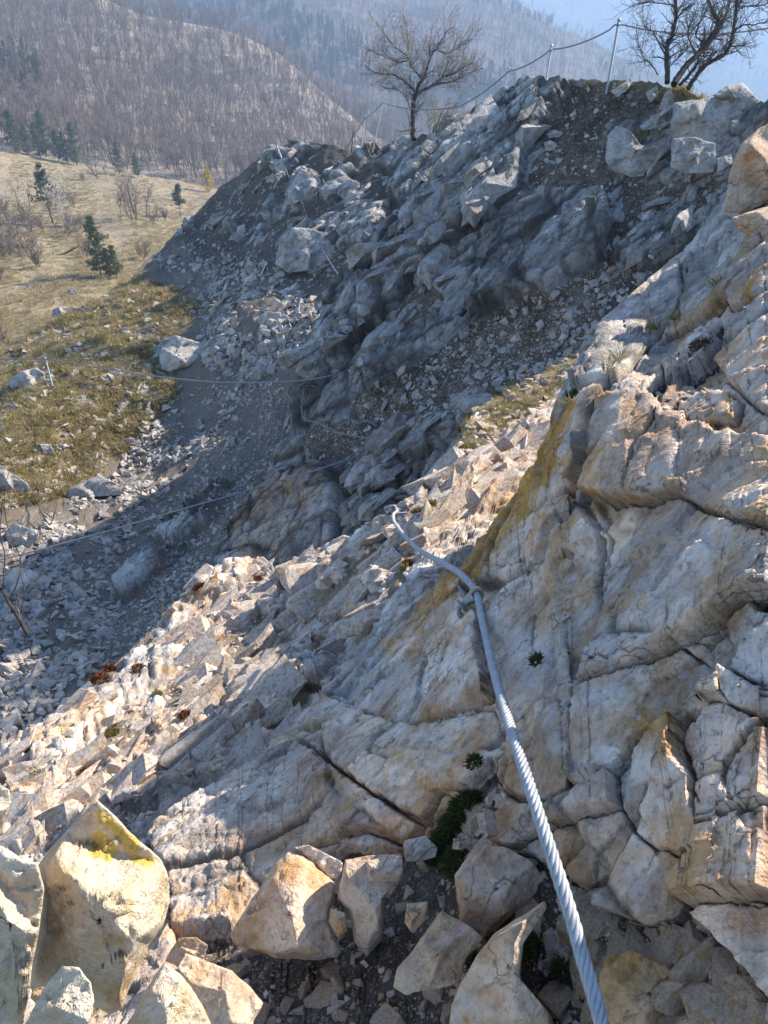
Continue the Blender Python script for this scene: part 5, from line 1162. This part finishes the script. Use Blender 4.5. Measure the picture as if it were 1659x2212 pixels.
stones('rock_block', 'broken bedrock blocks bristling from the rib', ['angular bedrock block jutting from the crest of the rib', 'angular bedrock block jutting from the lower flank of the rib', 'angular bedrock block jutting behind the far cable end'], 'rib blocks', r_,
       [([(330,1400),(440,1240),(520,1215),(720,1180),(850,1100),(900,1180),(800,1330),(640,1440),(520,1520),(380,1520)], 220, 0.06, 0.30, 1.4), ([(0,1640),(200,1490),(380,1520),(600,1450),(640,1550),(500,1680),(330,1720),(200,1800),(0,1860)], 210, 0.05, 0.24, 1.4),
        ([(870,1120),(960,1010),(1130,910),(1170,920),(1060,1080),(930,1200)], 120, 0.06, 0.26, 1.4)], MS_rib, HB, rs_, 240, cat='rock', embed=0.42, stuff_name='rib_blocks', bedded=True, part=True)
stones('rock_block', 'broken bedrock edges of the cliff', ['angular grey block jutting from the pale cliff spur', 'angular grey block jutting from the ledge above the far cable end', 'angular grey block jutting from the ridge end of the cliff'], 'cliff blocks', c,
       [([(640,890),(700,700),(830,510),(1000,320),(1070,250),(1210,215),(1130,380),(1000,560),(800,800)], 190, 0.18, 0.85, 1.4), ([(740,1180),(760,1040),(880,920),(1040,880),(1100,930),(960,1010),(860,1090)], 140, 0.12, 0.6, 1.5), ([(1300,400),(1440,200),(1600,220),(1560,400),(1480,560),(1330,600)], 90, 0.12, 0.55, 1.6)],
       MS_crag, HK, rs_, 180, cat='rock', embed=0.42, stuff_name='cliff_blocks', bedded=True, part=True)

HN = [hull_mesh(900+k, MS_near, 0.62+0.1*(k % 3), 1.0, True) for k in range(8)]
stones('stone', 'loose tan stones between the near blocks', 'fist-sized tan stone half sunk in the dark earth between the near blocks', 'fist-sized stones between the near blocks', n_,
       [(SO[0], 110, 0.025, 0.075, 1.5), ([(1180,1900),(1300,1960),(1440,2000),(1640,2140),(1640,2212),(1250,2212)], 40, 0.03, 0.08, 1.4)], MS_near, HN, rs_, 150, embed=0.34, stuff_name='loose_stones')

stones('rock_block', 'broken rock edges of the back ridge', 'angular block of the back ridge', 'back ridge blocks', g,
       [([(430,450),(600,330),(760,350),(900,340),(850,450),(740,590),(620,560),(500,520)], 170, 0.15, 0.75, 1.7)], MS_crag, HK, rs_, 80, cat='rock', embed=0.40, stuff_name='ridge_blocks', bedded=True, part=True)
# ------------------------------------------------------------------ steel cables
M_steel = metal_mat('galvanised_steel', (0.42, 0.45, 0.48), 0.48, 0.25)
M_steel2 = metal_mat('weathered_steel', (0.26, 0.28, 0.31), 0.5, 0.4)
M_brass = metal_mat('dull_zinc', (0.50, 0.46, 0.38), 0.45, 0.5)
def spline(P, n):
    P = np.asarray(P, float); P = np.vstack([2*P[0]-P[1], P, 2*P[-1]-P[-2]]); o = []
    m = len(P)-3
    for i in range(m):
        for x in np.linspace(0, 1, max(2, n//m), endpoint=(i == m-1)):
            a, b, c_, d = P[i], P[i+1], P[i+2], P[i+3]
            o.append(0.5*((2*b)+(-a+c_)*x+(2*a-5*b+4*c_-d)*x*x+(-a+3*b-3*c_+d)*x**3))
    return np.array(o)
def frames(path):
    t = np.gradient(path, axis=0); t /= np.linalg.norm(t, axis=1, keepdims=True)
    a = np.zeros_like(t); a[0] = unit(np.cross(t[0], [0.3, 0.2, 0.9]))
    for i in range(1, len(t)): a[i] = unit(a[i-1]-t[i]*(a[i-1]@t[i]))
    return t, a, np.cross(t, a)
def cable(label, pts, rad, strands=6, n=420, name='steel_cable', pitch=6.5, mat=None, group=None):
    path = spline(at(*np.array(pts, float).T) if not isinstance(pts, np.ndarray) else pts, n)
    L = np.concatenate([[0], np.cumsum(np.linalg.norm(np.diff(path, axis=0), axis=1))])
    root = thing(name, label, 'cable', V3(path[0]), group); off = path[0]
    t, a, b = frames(path)
    if strands:
        rs = rad*0.40; ro = rad-rs*0.92
        core = MB(); core.tube(path-off, np.full(len(path), ro*0.85), 8); link('core', core.mesh('core', mat or M_steel), root)
        for k in range(strands):
            ph = 2*math.pi*(k/strands + L/(rad*2*pitch)); q = path + ro*(np.cos(ph)[:, None]*a+np.sin(ph)[:, None]*b)
            m = MB(); m.tube(q-off, np.full(len(q), rs), 6); link('strand', m.mesh('strand', mat or M_steel), root)
    else:
        m = MB(); m.tube(path-off, np.full(len(path), rad), 7); link('strand', m.mesh('strand', mat or M_steel2), root)
    return root, path
cable('thick twisted steel cable running over the near slab', [(1345,2420,.64),(1300,2212,.72),(1262,2080,.76),(1225,1950,.80),(1170,1780,.87),(1125,1640,.98),(1090,1530,1.15),(1062,1430,1.36),(1040,1330,1.56),(1028,1280,1.64),(1000,1244,1.74),(960,1218,1.92),(905,1188,2.4),(872,1155,2.9),(852,1128,3.3),(850,1112,3.5),(858,1103,3.56),(846,1094,3.6),(832,1098,3.62)], 0.0078, 6, 1100, pitch=4.2)
def near(P, u, v, off): return (u, v, float(np.dot(P.pt(u, v), [0, CT, -ST]))-off)
cable('cable dipping from the cliff corner to the leaning slab', [near(c, 660, 822, .3), near(c, 655, 850, .3), near(c, 652, 885, .25), near(c, 658, 905, .3), near(c, 690, 915, .4), near(c, 730, 934, .45), near(c, 780, 945, .4), near(c, 806, 950, .35), near(c, 815, 965, .2)], 0.010, 0, 120)
cable('cable slanting across the dark buttress and shaded scree', [near(c, 808, 955, .35), near(c, 770, 985, .5), near(c, 700, 1010, .75), near(c, 620, 1034, .8), near(c, 560, 1052, .9), (500,1070,11.2), (400,1098,11.2), (300,1128,11.1), (180,1162,11), (60,1194,10.8), (-150,1250,10.6)], 0.0105, 0, 140)
cable('long cable spanning from the cliff to the small iron post in grass', [near(c, 720, 810, .3), near(c, 680, 818, .35), (600,825,12.6), (480,826,13.4), (390,819,14.4), (300,808,15.6), (200,792,17.0), (98,776,18.3), (0,775,18.6), (-150,772,19)], 0.014, 0, 140)
def cd(u, v, P=c): return float(np.dot(P.pt(u, v), [0, CT, -ST]))
def post(label, base, top, t, r=0.022, name='cable_post', group='posts of the ridge cable'):
    b = at(base[0], base[1], np.float64(t)); h = at(top[0], top[1], np.float64(t)); d = unit(h-b)
    root = thing(name, label, 'post', V3(b), group)
    m = MB(); m.tube([np.zeros(3)-d*0.25, (h-b)*0.5, h-b], [r, r, r], 8); pl = link('pole', m.mesh('pole', M_steel), root)
    m = MB(); m.tube([h-b-d*0.02, h-b-d*0.01, h-b+d*0.025, h-b+d*0.03], [r*0.6, r*1.5, r*1.5, 0.002], 8); link('cap', m.mesh('cap', M_steel), pl)
    m = MB(); m.tube([h-b-d*0.09, h-b-d*0.085, h-b-d*0.055, h-b-d*0.05], [r, r*1.45, r*1.45, r], 8); link('clamp', m.mesh('clamp', M_steel2), pl)
    return h
def cd_(u, v, P=c): return 0
t1, t2, t3 = cd(1315,172), cd(1178,192), cd(1100,215)
tops = [post('tallest shiny steel post holding the cable on the ridge', (1315,172), (1337,45), t1, 0.022, group=None),
        post('middle steel post between the tallest post and the ridge outcrop', (1177,192), (1191,100), t2+0.3, 0.018, group=None),
        post('short thin post behind the white-grey ridge outcrop', (1088,200), (1099,148), t3+0.8, 0.015, group=None)]
tg = cd(830,330,g)
p4 = post('thin pale post on the back ridge left of the single bare tree', (808,312), (827,218), tg-0.2, 0.018, group=None)
p5 = post('thin pale post at the outer end of the back ridge cable', (781,320), (788,252), cd(780,340,g), 0.016, group=None)
def hang(a, b, sag=0.06, n=9):
    f = np.linspace(0, 1, n)[:, None]; q = a*(1-f)+b*f; q[:, 2] -= (sag*4*f*(1-f))[:, 0]; return q[:-1]
dn = np.array([0, 0, .05])
kn = [at(1850., 10., np.float64(t1)), tops[0]-dn, tops[1]-dn, tops[2]-dn, at(994., 229., np.float64(17.5)), p4-dn, p5-dn, at(735., 338., np.float64(cd(740,345,g)))]
rp = np.concatenate([hang(a_, b_, s_) for a_, b_, s_ in zip(kn[:-1], kn[1:], (.25, .07, .05, .05, .12, .02, .02))]+[kn[-1][None]])
cable('dark cable strung over the posts along the ridge', rp, 0.013, 0, 400)
post('slanting pale rod on the left shoulder of the back ridge', (628,392), (598,316), cd(612,350,g)-0.5, 0.022, group=None)
cable('thin cable hanging down the brown back slope from the slanting rod', [(600,320,cd(600,330,g)-.5),(628,392,cd(628,392,g)-.5),(650,432,cd(650,432,g)-.6),(668,480,cd(668,480,g)-.6),(700,545,cd(700,545,g)-.7),(738,605,cd(730,600,g)-.8)], 0.012, 0, 60)
post('small iron post on the lone dark boulder in the grass', (108,812), (98,774), 18.3, 0.018, group=None)
# ---- anchor of the near cable
def anchor(label, u, v, t, sz, P=None, side=(-0.75, 0.2, -0.55)):
    p = at(u, v, np.float64(t)); root = thing('cable_anchor', label, 'anchor', V3(p))
    tdir = unit(at(1010., 1250., np.float64(1.72))-at(1040., 1330., np.float64(1.56))) if sz > 0.02 else unit([0.2, -0.7, 0.3])
    q = unit(np.array(side)-tdir*(np.array(side)@tdir))
    an = np.linspace(0, 2*math.pi, 28); e = np.cross(tdir, q)
    def torus(R_, r, c0, ax, bx, k=10, name='eye', mat=M_brass):
        m = MB(); ring = c0 + R_*(np.cos(an)[:, None]*ax+np.sin(an)[:, None]*bx); m.tube(ring, np.full(len(an), r), k); link(name, m.mesh(name, mat), root)
    torus(sz*0.95, sz*0.38, np.zeros(3), q, e)                                     # eye closed round the cable
    m = MB(); m.tube([q*sz*0.8, q*sz*1.5, q*sz*2.6, q*sz*3.1], [sz*0.95, sz*0.85, sz*0.55, sz*0.5], 14); nk = link('neck', m.mesh('neck', M_brass), root)
    m = MB(); m.tube([q*sz*2.7, q*sz*2.72, q*sz*3.1, q*sz*3.12], [0.001, sz*1.15, sz*1.15, 0.001], 6); link('nut', m.mesh('nut', M_steel2), nk)
    into = -P.nrm(u-25, v)
    m = MB(); m.tube([q*sz*2.6, q*sz*3.5, q*sz*3.9+into*sz*1.0, q*sz*3.9+into*sz*9], [sz*0.42]*4, 10); link('bolt', m.mesh('bolt', M_steel2), root)
    m = MB(); m.tube([q*sz*2.0+tdir*sz*1.2, q*sz*1.9-tdir*sz*0.5, q*sz*1.2-tdir*sz*3.5, q*sz*0.7-tdir*sz*6.5], [sz*0.22]*4, 8); link('stay', m.mesh('stay', M_steel2), root)
    return root
anchor('cast metal eye bolt clamping the thick cable to the slab', 1029., 1284., 1.635, 0.0135, n_)
anchor('metal cable clamp on the leaning slab', 808., 953., near(c, 808, 953, .36)[2], 0.026, c)
anchor('bright ring bolt at the far end of the thick cable', 850., 1098., 3.58, 0.013, r_)
anchor('wound cable clamps at the cliff corner', 662., 822., near(c, 662, 822, .32)[2], 0.03, c)

# ------------------------------------------------------------------ trees of the ridge
M_bark2 = plain_mat('bark_dark', (0.055, 0.045, 0.04), 0.9, 0.4, 14)
M_twig2 = plain_mat('twig_grey', (0.24, 0.21, 0.19), 0.8, 0.3, 9)
M_twig3 = plain_mat('twig_dark', (0.085, 0.07, 0.062), 0.85, 0.3, 9)
def limb_tree(name, label, limbs, t0, seed, twig, kid, lev, spread, rpx, tlen, ang=(0.4, 1.0), ratio=0.6):
    """limbs: pixel polylines with a depth shift; twigs grow from them"""
    rg = np.random.default_rng(seed); A, B = MB(), MB()
    base = at(*limbs[0][0][0], np.float64(t0)); root = thing(name, label, 'tree', V3(base))
    for pts, w0, w1, dz in limbs:
        n = len(pts); dd = np.linspace(dz[0], dz[1], n)
        P = np.array([at(u, v, np.float64(t0+d)) for (u, v), d in zip(pts, dd)])
        P = spline(P, max(10, 4*n)); sc = t0/FPX
        P = P + rg.normal(size=P.shape)*0.6*sc; rad = np.linspace(w0, w1, len(P))*0.5*sc
        A.tube(P-base, rad, 7 if w0 > 8 else 5)
        L = np.linalg.norm(np.diff(P, axis=0), axis=1).sum(); k = int(kid*L/(100*sc))
        for j in range(k):
            f = rg.uniform(0.30 if w0 > 14 else 0.12, 1.0); i = min(int(f*(len(P)-1)), len(P)-2); d = unit(P[i+1]-P[i])
            branch((B, B, B), P[i]-base, turn(d, rg.uniform(*ang), rg)+np.array([0, 0, 0.25]), tlen*sc*rg.uniform(0.5, 1.2), max(rpx*sc*0.5, rad[i]*0.35), 0, lev, rg, (5, 4, 3), ratio, spread, 0.06, (0.4, 0.95), rpx*sc*0.34, 0.2, (4, 3, 3), 4)
    link('trunk', A.mesh('trunk', M_bark2), root)
    if B.n: link('crown', B.mesh('crown', twig), root)
    return root
K1 = lambda pts: [(760+x*0.2187, 17.3+y*0.2187) for x, y in pts]
limb_tree('bare_tree', 'single bare tree with a round spreading crown on the ridge', [
    (K1([(610,1300),(600,1150),(605,1000),(625,880),(640,840)]), 11.5, 8.5, (0, 0)), (K1([(640,840),(660,760),(700,690),(740,600),(780,480),(850,380),(920,260),(990,190)]), 8, 1.5, (0, -.4)),
    (K1([(700,690),(640,640),(580,570),(550,480),(460,410),(360,320),(280,170)]), 5, 1.2, (0, .5)), (K1([(550,480),(560,380),(550,280),(540,120)]), 3, 1, (.3, .6)),
    (K1([(640,850),(580,780),(500,710),(400,655),(300,650),(200,620),(130,560)]), 5, 1.2, (0, -.6)), (K1([(650,850),(740,790),(840,745),(960,735),(1060,700),(1160,640),(1300,590)]), 6, 1.2, (0, .5)),
    (K1([(840,745),(900,680),(1000,650),(1080,600),(1200,540)]), 3.5, 1, (.1, -.5)), (K1([(780,480),(760,430),(780,300)]), 2.5, 1, (-.1, -.5)), (K1([(850,420),(950,450),(1050,390),(1180,310)]), 3, 1, (-.2, .5)),
    (K1([(550,520),(460,540),(390,510),(290,470),(150,410)]), 3, 1, (.2, 1.0)), (K1([(850,740),(920,620),(970,500)]), 2.2, 1, (.2, -.6)), (K1([(580,1000),(540,900),(480,830),(390,780)]), 2, .8, (0, -.4))],
    cd(890,325,g)-0.3, 3, M_twig2, 24, 1, 0.26, 1.5, 46)
limb_tree('bare_shrub', 'thin leafless shrub with dry yellow leaves beside the ridge tree', [(K1([(850,1270),(880,1120),(950,1010),(1040,960)]), 2, 1, (0, .2)), (K1([(770,1280),(760,1150),(740,1000)]), 1.6, .8, (0, .2)), (K1([(830,1260),(860,1100),(970,880)]), 1.6, .8, (0, -.3)), (K1([(840,1260),(820,1100),(800,950)]), 1.5, .8, (0, .3))],
    cd(945,300,g)-0.3, 4, M_bud, 14, 1, 0.3, 1.0, 34)['category'] = 'shrub'
K2 = lambda pts: [(1279+x*0.2292, y*0.2292) for x, y in pts]
limb_tree('bare_tree', 'dark bushy bare tree with leaning trunks on the ridge grass', [
    (K2([(710,780),(710,640),(705,500),(720,400),(760,330),(780,220),(795,130),(785,0),(790,-120)]), 12, 6, (0, 0)),
    (K2([(770,800),(830,700),(900,600),(990,520),(1060,430),(1110,360),(1160,290),(1190,200),(1130,100),(1080,-40)]), 15, 6, (0, .5)),
    (K2([(1160,290),(1240,180),(1290,60),(1310,-100)]), 8, 4, (.5, .8)), (K2([(830,800),(920,700),(990,600),(1010,520)]), 8, 4, (-.1, 0)),
    (K2([(900,840),(980,720),(1060,620),(1160,560),(1250,510),(1300,420),(1330,300),(1350,180),(1360,50),(1380,-100)]), 10, 5, (-.1, -.4)),
    (K2([(1330,300),(1420,240),(1530,230),(1650,210)]), 4, 1.5, (-.4, -.7)), (K2([(1300,440),(1400,430),(1500,400)]), 3, 1, (-.3, -.6)), (K2([(1360,100),(1450,60),(1600,50),(1700,10)]), 4, 1.5, (-.4, 0)),
    (K2([(690,520),(640,430),(600,340),(550,280),(480,240)]), 4, 1.2, (0, .4)), (K2([(780,220),(830,130),(890,80),(960,40)]), 4, 1.2, (0, -.3)), (K2([(790,60),(700,40),(560,20),(430,40),(350,60)]), 3, 1, (0, .4)),
    (K2([(620,700),(560,610),(480,530),(430,400),(400,330)]), 3, 1, (.2, .5)), (K2([(990,520),(930,420),(900,300),(960,180)]), 4, 1.2, (.2, -.4)), (K2([(1110,360),(1240,330),(1350,360)]), 3, 1, (.3, .7)),
    (K2([(720,640),(800,560),(880,480),(900,380)]), 3, 1, (0, .4)), (K2([(1060,430),(980,330),(1020,200),(1060,60)]), 4, 1.2, (.4, -.3))],
    cd(1465,205)-0.2, 5, M_twig3, 20, 1, 0.32, 1.2, 50)
limb_tree('twig', 'short bare stick standing up on the back ridge', [([(759,328),(761,305),(763,285)], 3.5, 2.0, (0, 0)), ([(761,300),(765,292),(762,280)], 2, 1, (0, .1))], cd(759,345,g)-0.2, 6, M_twig3, 1, 1, 0.3, 1.0, 12)['category'] = 'twig'
limb_tree('bare_sapling', 'bent leafless sapling with lichen at the gully mouth', [([(60,1370),(25,1310),(5,1275),(-20,1240)], 9, 5, (0, 0)), ([(20,1300),(45,1230),(35,1180),(15,1130),(10,1060),(22,1010)], 3.5, 1.2, (0, .2)), ([(5,1275),(10,1200),(0,1150),(5,1080)], 3, 1.5, (0, -.2)), ([(40,1340),(52,1290),(45,1240),(30,1200)], 2.5, 1, (0, .1))], 6.2, 7, M_twig2, 3, 1, 0.3, 1.1, 60)
limb_tree('dead_branch', 'pale dead branch lying in the grass at the scree edge', [([(118,1155),(100,1125),(88,1105),(75,1075)], 3.5, 1.2, (0, 0)), ([(105,1140),(118,1110),(122,1085)], 2.5, 1.2, (0, .1))], cd(100,1130,g)-0.25, 8, M_twig2, 1, 1, 0.3, 1.0, 20)['category'] = 'branch'
limb_tree('dry_stem', 'thin dry stem growing at the edge of the sunlit rib', [([(348,1335),(346,1310),(347,1280)], 1.6, 0.8, (0, 0))], cd(348,1340,r_), 9, M_twig2, 8, 1, 0.3, 0.8, 14)['category'] = 'plant'
limb_tree('dry_stem', 'wiry dry stem arching over the pale rib slab', [([(150,1640),(140,1605),(130,1570),(128,1550)], 1.4, 0.7, (0, 0))], cd(150,1640,r_)-0.05, 10, M_twig3, 5, 1, 0.3, 0.8, 14)['category'] = 'plant'
limb_tree('fallen_log', 'fallen dark trunk lying aslant in the meadow', [([(113,556),(140,547),(170,531)], 5, 2.5, (0, 0)), ([(150,541),(165,545),(180,540)], 2, 1, (0, .3))], float(np.dot(md.pt(140, 549), [0, CT, -ST]))-0.5, 11, M_twig3, 3, 1, 0.2, 1.0, 20)['category'] = 'log'

# ------------------------------------------------------------------ cushions, tufts, grass
M_cush = leaf_mat('cushion_green', (0.03, 0.042, 0.014), (0.13, 0.15, 0.05), trans=0.15)
M_red = leaf_mat('sedum_red', (0.10, 0.035, 0.018), (0.22, 0.11, 0.05), trans=0.15)
M_dark = leaf_mat('moss_dark', (0.08, 0.045, 0.032), (0.19, 0.12, 0.085), trans=0.05)
M_straw = leaf_mat('dry_grass', (0.26, 0.20, 0.10), (0.52, 0.43, 0.25), trans=0.35)
M_green = leaf_mat('green_grass', (0.13, 0.125, 0.04), (0.32, 0.29, 0.11), trans=0.35)
def blades(rg, n, rad, L, w, up=0.6, dome=0.5, flat=1.0, droop=0.3):
    V, F, RN = [], [], []
    for k in range(n):
        a = rg.uniform(0, 6.283); r = rad*math.sqrt(rg.uniform()); p = np.array([r*math.cos(a), r*math.sin(a)*flat, dome*rad*(1-(r/rad)**2)*rg.uniform(0.6, 1.1)])
        d = unit([p[0]/rad*0.8+rg.normal()*0.45, p[1]/rad*0.8+rg.normal()*0.45, up+rg.uniform(0, 0.5)]); e = unit(np.cross(d, rg.normal(size=3)))
        l = L*rg.uniform(0.5, 1.2); i = len(V); m = p+d*l*0.55; q = p+d*l+np.array([d[0], d[1], -1])*droop*l*0.4
        V += [p-e*w*0.5, p+e*w*0.5, m+e*w*0.45, m-e*w*0.45, q]; F += [(i, i+1, i+2), (i, i+2, i+3), (i+3, i+2, i+4)]; RN += [rg.uniform()]*5
    return np.array(V), np.array(F), np.array(RN)*0.6
def tuft(name, label, u, v, P, rpx, n, lpx, wpx, mat, group=None, up=0.6, dome=0.5, cat='plant', seed=None, flat=1.0, rise=0.0, droop=0.3):
    rg = np.random.default_rng(seed if seed is not None else int(u*7+v)); p = P.pt(u, v); nn = unit(P.nrm(u, v)+np.array([0, 0, 0.8])); t = np.dot(p, [0, CT, -ST]); k = t/FPX
    V, F, RN = blades(rg, n, rpx*k, lpx*k, wpx*k, up, dome, flat, droop)
    o = link(name, mesh_np(name, V, F, mat, {'rnd': RN}, False), label=label, category=cat)
    if group: o['group'] = group
    o.location = V3(p+nn*rise*k); o.rotation_euler = Vector(nn).to_track_quat('Z', 'Y').to_euler()
    return o
cp = thing('cushion_plant', 'big dark green spiky cushion plant spilling down the joint beside the cable', 'plant', V3(n_.pt(955, 1800)))
for u, v, r, n in ((985,1732,38,900), (955,1775,34,800), (935,1815,32,700), (965,1850,34,700), (925,1835,22,400)):
    q = tuft('cushion', '', u, v, n_, r, n, 15, 3.2, M_cush, up=0.5, dome=0.55, droop=0.1, rise=12)
    for k in ('label', 'category'): del q[k]
    q.parent = cp; q.matrix_parent_inverse = Matrix.Translation(-Vector(cp.location))
for u, v, r, n, lb in ((1105,2038,26,450, 'green spiky cushion plant on the ridge of the pinkish wedge'), (1008,2075,22,350, 'green spiky cushion plant left of the pinkish wedge'), (1170,1440,13,160, 'tiny green cushion plant alone on the bare slab'),
                       (1030,1660,16,200, 'small green cushion plant at the upper end of the joint'), (1175,2090,18,200, 'small green cushion plant in gravel behind the cable'), (1640,1300,20,250, 'dark cushion plant in the joint of the great slab block')):
    tuft('cushion_plant', lb, u, v, n_, r, n, 15, 3.2, M_cush, up=0.5, dome=0.55, droop=0.1, rise=12)
tuft('cushion_plant', 'dark brown moss cushion filling the hollow of the pale slab', 1490, 895, n_, 42, 420, 11, 2.2, M_dark, flat=0.6, dome=0.10, rise=3)
tuft('cushion_plant', 'brown moss pad beside the beige blocks up the slab', 1530, 770, n_, 34, 300, 11, 2.2, M_dark, flat=0.7, dome=0.10, rise=3)
tuft('cushion_plant', 'tiny reddish rosette beside the cable', 1075, 1458, n_, 9, 90, 8, 3, M_red, rise=4)
for i, (u, v, r, n) in enumerate(((190,1662,15,260), (215,1440,16,260), (235,1425,12,180), (400,1560,12,160), (425,1415,9,120), (455,1435,8,100), (820,1410,10,130), (880,1215,10,130), (440,1285,10,120), (800,1345,9,110), (300,1465,12,150), (560,1260,7,80))):
    tuft('sedum', 'reddish brown stonecrop tuft on the sunlit rib', u, v, r_, r, n, 9, 3.4, M_red, group='reddish stonecrop tufts on the rib', rise=3)
for i, (u, v, r, n) in enumerate(((245,1580,14,200), (340,1500,9,120), (430,1395,7,90), (665,1255,7,90), (910,1140,12,160), (940,1125,10,130), (870,1225,9,100))):
    tuft('sedum', 'small yellow-green leafy tuft on the sunlit rib', u, v, r_, r, n, 9, 3.2, M_green, group='yellow-green tufts on the rib', rise=3)
tuft('grass_tuft', 'bright green grass tuft at the lower corner of the rib', 84, 1680, r_, 9, 70, 34, 1.6, M_green, up=1.2, dome=0.1, cat='grass')
for i, (u, v, r, n, l) in enumerate(((1290,850,14,60,46), (1310,830,12,50,44), (1270,905,12,40,38), (1340,800,12,40,40), (1420,720,10,40,40), (1480,700,10,40,38), (1560,620,12,40,34))):
    tuft('grass_tuft', 'thin dry grass tuft in the joints of the crag', u, v, n_, r, n, l, 1.3, M_green, group='thin grass tufts in the crag', up=0.9, dome=0.1, cat='grass', droop=0.6)
for i, (u, v, r, n, l) in enumerate(((1430,200,16,160,14), (1455,196,18,200,16), (1480,202,18,200,16), (1505,210,18,180,13), (1530,216,16,140,11), (1405,188,12,90,12), (1345,176,10,60,10), (1270,178,10,60,9), (1375,300,14,90,9), (1400,302,14,90,9), (1425,300,12,80,9), (1385,290,5,24,30), (1265,405,9,60,10))):
    tuft('grass_tuft', 'golden dry grass tuft on the ridge', u, v, c, r, n, l, 1.6, M_straw, group='golden grass tufts on the ridge', up=1.1, dome=0.15, cat='grass', rise=1)
for i, (u, v, r, n, l) in enumerate(((320,610,10,60,18), (310,618,8,50,16), (345,640,9,50,14), (300,600,7,40,14), (385,645,7,40,12), (290,625,7,40,12))):
    tuft('grass_tuft', 'straw-coloured grass clump on the scree crest', u, v, g, r, n, l, 1.6, M_straw, group='straw grass clumps on the scree crest', up=1.1, dome=0.15, cat='grass')
def grass_field(name, label, P, poly, n, s0, s1, mats, seed, cl=0.0, cf=45):
    rg = np.random.default_rng(seed); q = np.array(poly)
    u = rg.uniform(q[:, 0].min(), q[:, 0].max(), n*3); v = rg.uniform(q[:, 1].min(), q[:, 1].max(), n*3)
    k = (poly_sd(u, v, poly) > 0) & (fbm(np.stack([u/cf, v/cf, u*0], -1), 3, seed) > cl+0.2*rg.normal(size=len(u))); u, v = u[k][:n], v[k][:n]
    r, cc, ok = P.idx(u, v); pts = P.P[r, cc][ok]; vs = []
    for j, m in enumerate(mats):
        V, F, RN = blades(np.random.default_rng(seed+j), 26, 0.55, 1.0, 0.07, 0.9, 0.05, 1.0, 0.7); vs.append(mesh_np(name, V, F, m, {'rnd': RN}, False))
    scatter_gn(name, pts, rots(len(pts), rg), rg.uniform(s0, s1, len(pts)), rg.integers(0, len(vs), len(pts)), vs, kind='stuff', label=label, category='grass')
grass_field('dry_grass', 'short dry grass between the sunlit stones of the gully', g, GRASS_G, 5200, 0.08, 0.22, [M_straw, M_straw, M_green, M_straw], 61, -0.25)
grass_field('ledge_grass', 'thin sunlit grass on the notch behind the crag', r_, [(990,960),(1010,890),(1100,830),(1230,775),(1262,790),(1180,860),(1090,930),(1040,965)], 260, 0.025, 0.06, [M_straw, M_green], 62, -0.3)
grass_field('meadow_grass', 'tussocks of dry grass across the meadow', md, [(-100,330),(250,372),(480,412),(470,450),(390,520),(300,640),(100,740),(-100,800)], 6000, 0.25, 0.7, [M_straw, M_straw, M_straw], 63, -0.1)
for i, (u, v, s_) in enumerate(((77,612,10), (62,620,8), (90,622,9), (70,628,7), (155,632,13), (140,640,6), (100,604,7))):
    pts = [(u+s_*math.cos(a)*R.uniform(.8, 1.2), v+0.7*s_*math.sin(a)*R.uniform(.8, 1.2)) for a in np.linspace(0, 6.28, 8)[:-1]]
    crag('grey boulder of the small heap in the lower meadow', pts, md, ex=0.6, name='boulder', group='boulders heaped in the meadow', K=12, N=48)
# ------------------------------------------------------------------ air
def make_haze():
    t = NT('haze_air'); pv = t.n('VolumePrincipled')
    pv.inputs['Color'].default_value = (0.44, 0.65, 1.0, 1); pv.inputs['Density'].default_value = 0.00068; pv.inputs['Anisotropy'].default_value = 0.25
    t.t.links.new(pv.outputs[0], t.out.inputs['Volume'])
    zs, xs, ys = [], [], []
    dg = bpy.context.evaluated_depsgraph_get()
    for o in C.objects:
        if o.type == 'MESH' and o.parent is None:
            for cnr in o.bound_box:
                q = o.matrix_world @ Vector(cnr); xs.append(q.x); ys.append(q.y); zs.append(q.z)
    x0, x1, y0, y1, z0, z1 = min(xs)-20, max(xs)+20, min(min(ys), 0)-20, max(ys)+20, min(zs)-1, max(zs)+25
    v = [(x, y, z) for z in (z0, z1) for y in (y0, y1) for x in (x0, x1)]
    f = [(0, 2, 3, 1), (4, 5, 7, 6), (0, 1, 5, 4), (2, 6, 7, 3), (0, 4, 6, 2), (1, 3, 7, 5)]
    link('haze', mesh_np('haze', v, f, t.m, None, False), kind='stuff', label='pale blue haze filling the valley air', category='haze')
make_haze()
